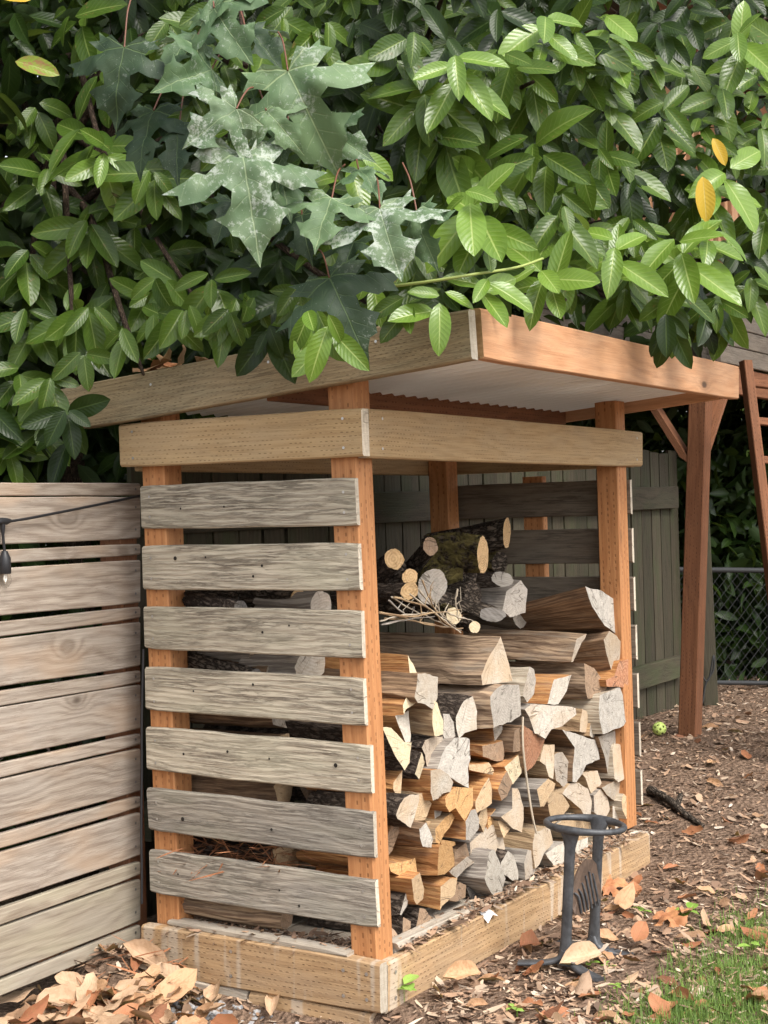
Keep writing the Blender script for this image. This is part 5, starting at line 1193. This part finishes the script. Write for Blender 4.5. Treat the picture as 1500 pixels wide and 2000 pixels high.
# ------------------------------------------------------------------ hedge and light beyond
def leafcloud(name, count, fpos, size, mat, label, seed, cat=None, kind='stuff'):
    r_ = random.Random(seed); L = []
    for _ in range(count):
        p = fpos(r_)
        if p is None: continue
        Ld = V3((r_.uniform(-1, 1), r_.uniform(-1, 1), r_.uniform(-1.2, .3))); N = V3((r_.uniform(-1, 1), r_.uniform(-1, 1), r_.uniform(.1, 1)))
        L.append((r_.randrange(4), np.array(frame(p, Ld, N, r_.uniform(*size)))))
    o = scatter(name, TPLO, L, mat); tag(o, label, cat, None, kind); return o
def hedge1(r_):
    x = r_.uniform(-1.2, 5.8); z = r_.uniform(.3, 5.0); y = 1.35+abs(r_.gauss(0, .8)); return V3((x, y, z))
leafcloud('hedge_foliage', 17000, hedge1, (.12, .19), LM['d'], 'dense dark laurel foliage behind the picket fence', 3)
def hedge2(r_):
    x = r_.uniform(5.2, 11.0); y = r_.uniform(-.6, 4.5); z = r_.uniform(.1, 6.2)
    p = V3((x, y, z)); dd = dep(p)
    if dd < 10.9: return None
    lx = p.dot(RT)
    if noise.noise((lx*1.1, z*1.5, 4.2)) > .50: return None
    return p
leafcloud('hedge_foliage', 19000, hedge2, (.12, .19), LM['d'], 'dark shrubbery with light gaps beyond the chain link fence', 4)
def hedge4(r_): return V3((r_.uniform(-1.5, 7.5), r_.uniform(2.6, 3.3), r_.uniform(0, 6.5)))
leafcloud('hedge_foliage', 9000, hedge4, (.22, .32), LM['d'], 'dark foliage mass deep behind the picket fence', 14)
def hedge5(r_):
    t = r_.uniform(.8, 7); c = CP+D*r_.uniform(13, 14)+RT*t; z = r_.uniform(0, 7)
    if noise.noise((t*1.6, z*1.9, 8.8)) > .30: return None
    return V3((c.x, c.y, z))
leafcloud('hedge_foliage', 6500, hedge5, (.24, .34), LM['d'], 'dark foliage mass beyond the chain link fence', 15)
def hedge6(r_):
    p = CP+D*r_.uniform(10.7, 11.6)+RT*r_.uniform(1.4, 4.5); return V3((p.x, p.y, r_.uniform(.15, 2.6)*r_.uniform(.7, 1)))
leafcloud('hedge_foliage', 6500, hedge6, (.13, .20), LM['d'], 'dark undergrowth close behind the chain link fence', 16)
def hedge3(r_):
    t = r_.uniform(-9, 16); c = CP+D*17+RT*t; z = r_.uniform(0, 6.5)*r_.uniform(.6, 1); return V3((c.x+r_.uniform(-.5, .5), c.y+r_.uniform(-.5, .5), z))
FARM = leafmat('far_sunlit_leaf', (.16, .25, .045), (.32, .42, .10), (.3, .4, .15), transl=.3)
def overhead(r_): return V3((r_.uniform(3.2, 11.5), r_.uniform(-2.2, 4.5), r_.uniform(4.7, 6.0)))
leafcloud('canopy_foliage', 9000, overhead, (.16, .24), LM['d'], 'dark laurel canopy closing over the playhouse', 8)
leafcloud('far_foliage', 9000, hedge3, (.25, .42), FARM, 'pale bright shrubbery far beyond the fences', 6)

# ------------------------------------------------------------------ litter
def in_shed(x, y, m=0.0): return -.045-m < x < xrb+.03+m and -.045-m < y < .9
DM = {'o': leafmat('dry_leaf_orange', (.41, .225, .125), (.57, .35, .20), (.34, .19, .10), rough=.6, transl=.12, veinamt=.35, mott=.35),
      't': leafmat('dry_leaf_tan', (.43, .275, .17), (.58, .405, .265), (.38, .235, .14), rough=.65, transl=.12, veinamt=.4, mott=.25),
      'r': leafmat('dry_leaf_rust', (.26, .10, .05), (.45, .20, .10), (.25, .11, .06), rough=.6, transl=.08, veinamt=.3, mott=.3)}
dr0 = random.Random(33)
DT = [leaf_template(60+i, 7, 5, rnd.uniform(.42, .62), rnd.uniform(-.5, .9), rnd.uniform(-.35, .35), rnd.uniform(.02, .06), rnd.uniform(-.9, .9), rnd.uniform(-.3, .8)) for i in range(10)]
DT = [([(x, y, z+dr0.uniform(-.028, .028)) for x, y, z in t[0]], t[1], t[2]) for t in DT]
DMESH = {k: [tmesh('dead_leaf', t, m) for t in DT] for k, m in DM.items()}
dm_ = maplemat('dry_maple_leaf', (.40, .16, .07), (.56, .27, .12), (.36, .16, .08), 0.0, .65)
dr = random.Random(21)
def dead(px, py, size, tone, label, group=None, dirpx=None, lift=.012, tilt=.45, mesh=None, pos=None):
    p = pos or on_ground(px, py); p = p+V3((0, 0, lift)); a = dr.uniform(0, 6.28)
    L = V3((math.cos(a), math.sin(a), dr.uniform(-.25, .25))) if dirpx is None else (on_ground(px+dirpx[0], py+dirpx[1])-on_ground(px, py)).normalized()+V3((0, 0, dr.uniform(0, .15)))
    N = V3((dr.uniform(-tilt, tilt), dr.uniform(-tilt, tilt), 1))-D*(.15 if dirpx is None else .8)
    if mesh is None and dr.random() < .3 and dirpx is None: N.z = -N.z
    o = bpy.data.objects.new('dead_leaf', mesh or dr.choice(DMESH[tone])); COL.objects.link(o); o.matrix_world = frame(p, L, N, size); o.matrix_basis = frame(p, L, N, size)
    tag(o, label, 'leaf', group)
BIG = [(292, 1915, .15, 't', (-75, -8), 'broad tan dry leaf on top of the heap at foot of the fence corner'), (130, 1905, .13, 'o', (22, -50), 'crumpled orange dry leaf standing against lowest fence board'), (20, 1975, .14, 't', (50, -20), 'pale tan dry leaf nearest the picture corner under the fence'),
       (100, 1985, .15, 't', (70, -12), 'wide tan dry leaf lying flat in front of the fence'), (170, 1958, .14, 'o', (-60, -20), 'orange tan leaf overlapping the wide flat ones by fence'), (280, 1990, .14, 'o', (70, -25), 'long orange leaf at the bottom edge before the gravel'),
       (330, 1975, .15, 'o', (60, -22), 'long pointed orange leaf beside sleeper under woodshed'), (240, 1935, .12, 't', (35, -40), 'folded tan leaf leaning in the middle of the heap'), (222, 1870, .12, 'o', (25, -60), 'upright curled leaf climbing the corner between fence and woodshed'),
       (250, 1800, .10, 't', (15, -40), 'tan leaf wedged highest in the corner of fence and woodshed'), (1135, 1895, .155, 't', (-82, 22), 'large smooth tan leaf lying in front of the kindling splitter'), (1035, 1860, .13, 'r', (35, -20), 'curled rust brown leaf left of the splitter foot'),
       (1175, 1768, .12, 'o', (10, -25), 'brown veined leaf close behind the splitter upright'), (1225, 1775, .12, 'o', (30, -25), 'tan curled leaf lying right of the splitter'), (1250, 1850, .10, 'r', (20, -20), 'rust leaf on mulch between splitter and grass'), (910, 1930, .13, 'o', (-60, 15), 'long orange leaf near the woodshed base below the splitter'),
       (535, 1985, .11, 't', (12, -45), 'yellowish leaf standing upright on the gravel by the sleeper'), (1345, 1790, .12, 'o', (20, -25), 'tan leaf beside the dry maple leaf on mulch')]
for px, py, sz, tone, d_, lab in BIG: dead(px-d_[0]*.5, py-d_[1]*.5+4, sz*1.1, tone, lab, None, d_, .04, .15)
for i, (px, py, lab) in enumerate(((1300, 1800, 'dry reddish maple leaf with lobes lying on the mulch near the grass'), (1180, 1745, 'crumpled dry maple leaf at the woodshed base behind the splitter'), (95, 1890, 'crinkled rusty maple leaf at foot of the pale fence'))):
    tp = maple_template(300+i, .5, .5, .12); dead(px, py, .11, 'r', lab, None, None, .03, .5, tmesh('dead_leaf', ([(v[1], -v[0], v[2]) for v in tp[0]], tp[1], tp[2]), dm_))
n = 0
while n < 95:
    px, py = dr.uniform(-30, 430), dr.uniform(1770, 2030)
    if py < 1945-.40*px+dr.uniform(0, 30) or px > 300+(py-1880)*1.2: continue
    p = on_ground(px, py)
    if in_shed(p.x, p.y, .02) or (p-FP0).dot(FN) < .03: continue
    tn_ = dr.choice('ootttr'); hl = '%s dry leaf %s' % ({'o': 'curled orange', 't': 'pale tan', 'r': 'dark rust'}[tn_], 'high in the heap by woodshed corner' if py < 1880 else ('in the heap against fence foot' if px < 160 else 'at front of the heap before sleepers'))
    dead(px, py, dr.uniform(.07, .125), tn_, hl, 'dry leaves heaped at foot of the fence', lift=dr.uniform(.015, .05), tilt=.6); n += 1
n = 0
while n < 150:
    px, py = dr.uniform(770, 1530), 1400+620*dr.random()**.75
    p = on_ground(px, py)
    if in_shed(p.x, p.y, .03) or dep(p) > 8.6: continue
    tn_ = dr.choice('otrrro'); hl = 'small %s dry leaf %s' % ({'o': 'orange', 't': 'pale tan', 'r': 'rust brown'}[tn_], 'in the shade near playhouse post' if py < 1560 else 'on mulch beyond far end of woodshed' if py < 1700 else 'in thin grass' if px > 1330 else 'near the splitter feet' if abs(px-1140) < 130 else 'on mulch between splitter and grass' if px > 1270 else 'along the woodshed base')
    dead(px, py, dr.uniform(.05, .105), tn_, hl, 'dry leaves scattered over the mulch', lift=dr.uniform(.006, .02), tilt=.5); n += 1
for i in range(16):
    yy = .84-dr.uniform(.0, .4); p = roof_pt(xa+dr.uniform(.0, .25), yy, .155); dead(0, 0, dr.uniform(.09, .13), dr.choice('rro'), 'dry brown leaf lying on low end of the woodshed roof', 'dry leaves on the roof', pos=p)
# chips, needles and bits
CH = []
for i in range(6):
    a = dr.uniform(.10, .28); b = dr.uniform(-.18, .18); CH.append(([(0, -a*.6, 0), (.35, -a, b*.5), (1, -a*.3, b), (1, a*.4, b*.8), (.5, a, b*.6), (0, a*.5, .05)], [(0, 1, 4, 5), (1, 2, 3, 4)], None))
CM = NT('mulch_chips'); rn = CM.n('NewGeometry').outputs['Random Per Island']
cr_ = CM.n('ValToRGB', {0: rn}); e = cr_.color_ramp.elements; e[0].color = (.11, .075, .055, 1); e[1].color = (.62, .52, .42, 1)
for pos_, c_ in ((.22, (.22, .14, .095)), (.45, (.34, .215, .14)), (.66, (.45, .30, .195)), (.82, (.28, .21, .155)), (.93, (.54, .41, .29))):
    x_ = e.new(pos_); x_.color = (*c_, 1)
CHM = CM.fin(cr_.outputs[0], .85, .15)
def chips(name, count, fpos, size, mat, label, tilt=.5, kind='stuff', parent=None):
    L = []
    for _ in range(count):
        p = fpos()
        if p is None: continue
        a = dr.uniform(0, 6.28); s_ = dr.uniform(*size)*dr.choice((.5, .7, 1, 1, 1.7)); Ld = V3((math.cos(a), math.sin(a), dr.uniform(-tilt, tilt)))
        L.append((dr.randrange(6), np.array(frame(p, Ld, V3((dr.uniform(-tilt, tilt), dr.uniform(-tilt, tilt), 1)), s_, s_*dr.uniform(.5, 1.3), s_))))
    o = scatter(name, CH, L, mat, parent, False); tag(o, label, None, None, kind); return o
def gpos():
    dd = 3.9+(7.2*dr.random()**1.4); px = dr.uniform(-60, 1560); p = at_z(px, 1000, dd); x, y = p.x, p.y
    if in_shed(x, y, .0) or (V3((x, y, 0))-V3((FP0.x, FP0.y, 0))).dot(FN) < .0: return None
    if noise.noise((x*5, y*5, 11.0))+.5*noise.noise((x*14, y*14, 2.0)) < -.22 and dr.random() < .8: return None
    return V3((x, y, ground_z(x, y)+dr.uniform(.002, .014)))
chips('mulch_litter', 56000, gpos, (.008, .042), CHM, 'bark chips, needles and leaf crumbs covering the ground')
def fpos():
    if dr.random() < .6: return V3((dr.uniform(.1, xrb-.05), dr.uniform(-.035, .05), .152+dr.uniform(0, .008)))
    return V3((dr.uniform(-.02, .10), dr.uniform(.1, .74), .153+dr.uniform(0, .012)))
chips('floor_debris', 2600, fpos, (.012, .04), CHM, 'wood crumbs and needles along the edge of the woodshed floor')
TT = [leaf_template(90+i, 3, 3, .06, .2, dr.uniform(-.2, .3), 0) for i in range(6)]
def tpos():
    if dr.random() < .5: return V3((dr.uniform(.02, .16), dr.uniform(.35, .74), .37+dr.uniform(-.05, .05)))
    p = on_ground(dr.uniform(150, 330), dr.uniform(1840, 1940)); return p+V3((0, 0, dr.uniform(.01, .05)))
L = []
for _ in range(420):
    p = tpos(); a = dr.uniform(0, 6.28)
    if in_shed(p.x, p.y) and p.z < .2: continue
    L.append((dr.randrange(6), np.array(frame(p, (math.cos(a), math.sin(a), dr.uniform(-.4, .5)), (dr.uniform(-.5, .5), dr.uniform(-.5, .5), 1), dr.uniform(.06, .16)))))
tag(scatter('dry_needles', TT, L, DM['r']), 'dry needles and stalks caught behind the slats and in the fence corner', kind='stuff')
# ------------------------------------------------------------------ grass, little plants, gravel
GT = [([(0, -.5, 0), (0, .5, 0), (.35, .38, .42*b_), (.35, -.38, .42*b_), (.8, .0, .8*b_-.1)], [(0, 1, 2, 3), (3, 2, 4)], [[(0, 0), (0, 1), (.4, .9), (.4, .1)], [(.4, .1), (.4, .9), (1, .5)]]) for b_ in (1.4, 1.9, 2.6, 1.0, 2.2, 3.0)]
GM = leafmat('grass_blade', (.10, .19, .035), (.26, .37, .09), (.30, .42, .12), rough=.5, transl=.25, veinamt=.0)
L = []
for _ in range(60000):
    px, py = dr.uniform(1080, 1620), dr.uniform(1690, 2080); p = on_ground(px, py)
    m = sstep(1290, 1500, px+(py-1850)*.75)*sstep(1720, 1830, py)*(.45+.9*(noise.noise((p.x*4.5, p.y*4.5, 7))+.15))
    m += .55*math.exp(-(((px-1350)/110)**2+((py-1975)/40)**2))
    if dr.random() > m*.6: continue
    a = dr.uniform(0, 6.28); h_ = dr.uniform(.018, .042); L.append((dr.randrange(6), np.array(frame(p, (math.cos(a), math.sin(a), dr.uniform(.3, 1.6)), (0, 0, 1) if dr.random() < .5 else (dr.uniform(-1, 1), dr.uniform(-1, 1), .4), h_, .0035, h_*.5))))
tag(scatter('grass', GT, L, GM), 'thin patchy grass growing through the mulch', kind='stuff')
SPM = leafmat('seedling_leaf', (.22, .40, .06), (.36, .55, .12), (.45, .6, .2), transl=.3)
def seedling(px, py, n_, sz, label, h=.02):
    p = on_ground(px, py); t = empty('seedling', tuple(p), label, 'seedling', 'green seedlings on the ground')
    for i in range(n_):
        a = 6.28*i/n_+dr.uniform(-.4, .4); m = frame((p.x+dr.uniform(-.4, .4)*sz, p.y+dr.uniform(-.4, .4)*sz, p.z+h*dr.uniform(.8, 1.3)), (math.cos(a), math.sin(a), .25), (dr.uniform(-.2, .2), dr.uniform(-.2, .2), 1), sz*dr.uniform(.7, 1.1), sz*1.25, sz)
        o = bpy.data.objects.new('leaf', tmesh('leaf', TPLO[i % 4], SPM) if i == 0 else t.children[0].data); COL.objects.link(o); o.parent = t; o.matrix_basis = Matrix.Translation(-t.location) @ m
    g = G(); tube(g, [p, p+V3((0, 0, h))], .002, 5); g.build('stem', SPM, t)
for a_ in ((1150, 1893, 7, .028, 'round leaved green seedling by the front foot of the splitter'), (790, 1992, 5, .075, 'broad leaved green sapling at foot of the woodshed corner', .05), (335, 1962, 5, .03, 'little green seedling among dry leaves before the sleeper'), (420, 1945, 4, .022, 'tiny seedling beside the gravel under sleeper'),
           (1190, 1898, 4, .022, 'small seedling right beside tip of the splitter foot'), (1330, 1792, 4, .085, 'green fallen leaf tuft beside the dry maple leaf'), (1470, 1858, 3, .05, 'single broad green weed in the grass'), (1260, 1790, 3, .05, 'small green weed right of the splitter'), (240, 1990, 6, .03, 'yellow green seedling at the picture bottom among the heap'), (1205, 1940, 6, .025, 'low green seedling on mulch below the splitter'), (1010, 1985, 5, .03, 'low green sprig at bottom edge on mulch')): seedling(*a_)
bm = bmesh.new(); bmesh.ops.create_icosphere(bm, subdivisions=1, radius=1); pebV = [tuple(v.co) for v in bm.verts]; pebF = [tuple(v.index for v in f.verts) for f in bm.faces]; bm.free()
PT_ = [([(v[0]*dr.uniform(.75, 1.2), v[1]*dr.uniform(.75, 1.2), v[2]*dr.uniform(.6, .9)) for v in pebV], pebF, None) for _ in range(6)]
L = []
for _ in range(420):
    p = on_ground(dr.gauss(460, 60), dr.uniform(1955, 2035))
    if in_shed(p.x, p.y, .02): continue
    s_ = dr.uniform(.005, .014); L.append((dr.randrange(6), np.array(frame(p+V3((0, 0, s_*.4)), (dr.uniform(-1, 1), dr.uniform(-1, 1), .2), (0, 0, 1), s_))))
PM = NT('pebbles'); rn = PM.n('NewGeometry').outputs['Random Per Island']; tag(scatter('gravel', PT_, L, PM.fin(PM.mix(rn, (.15, .15, .16), (.46, .45, .44)), .7, .3), None, False), 'grey gravel at foot of the sleepers', kind='stuff')
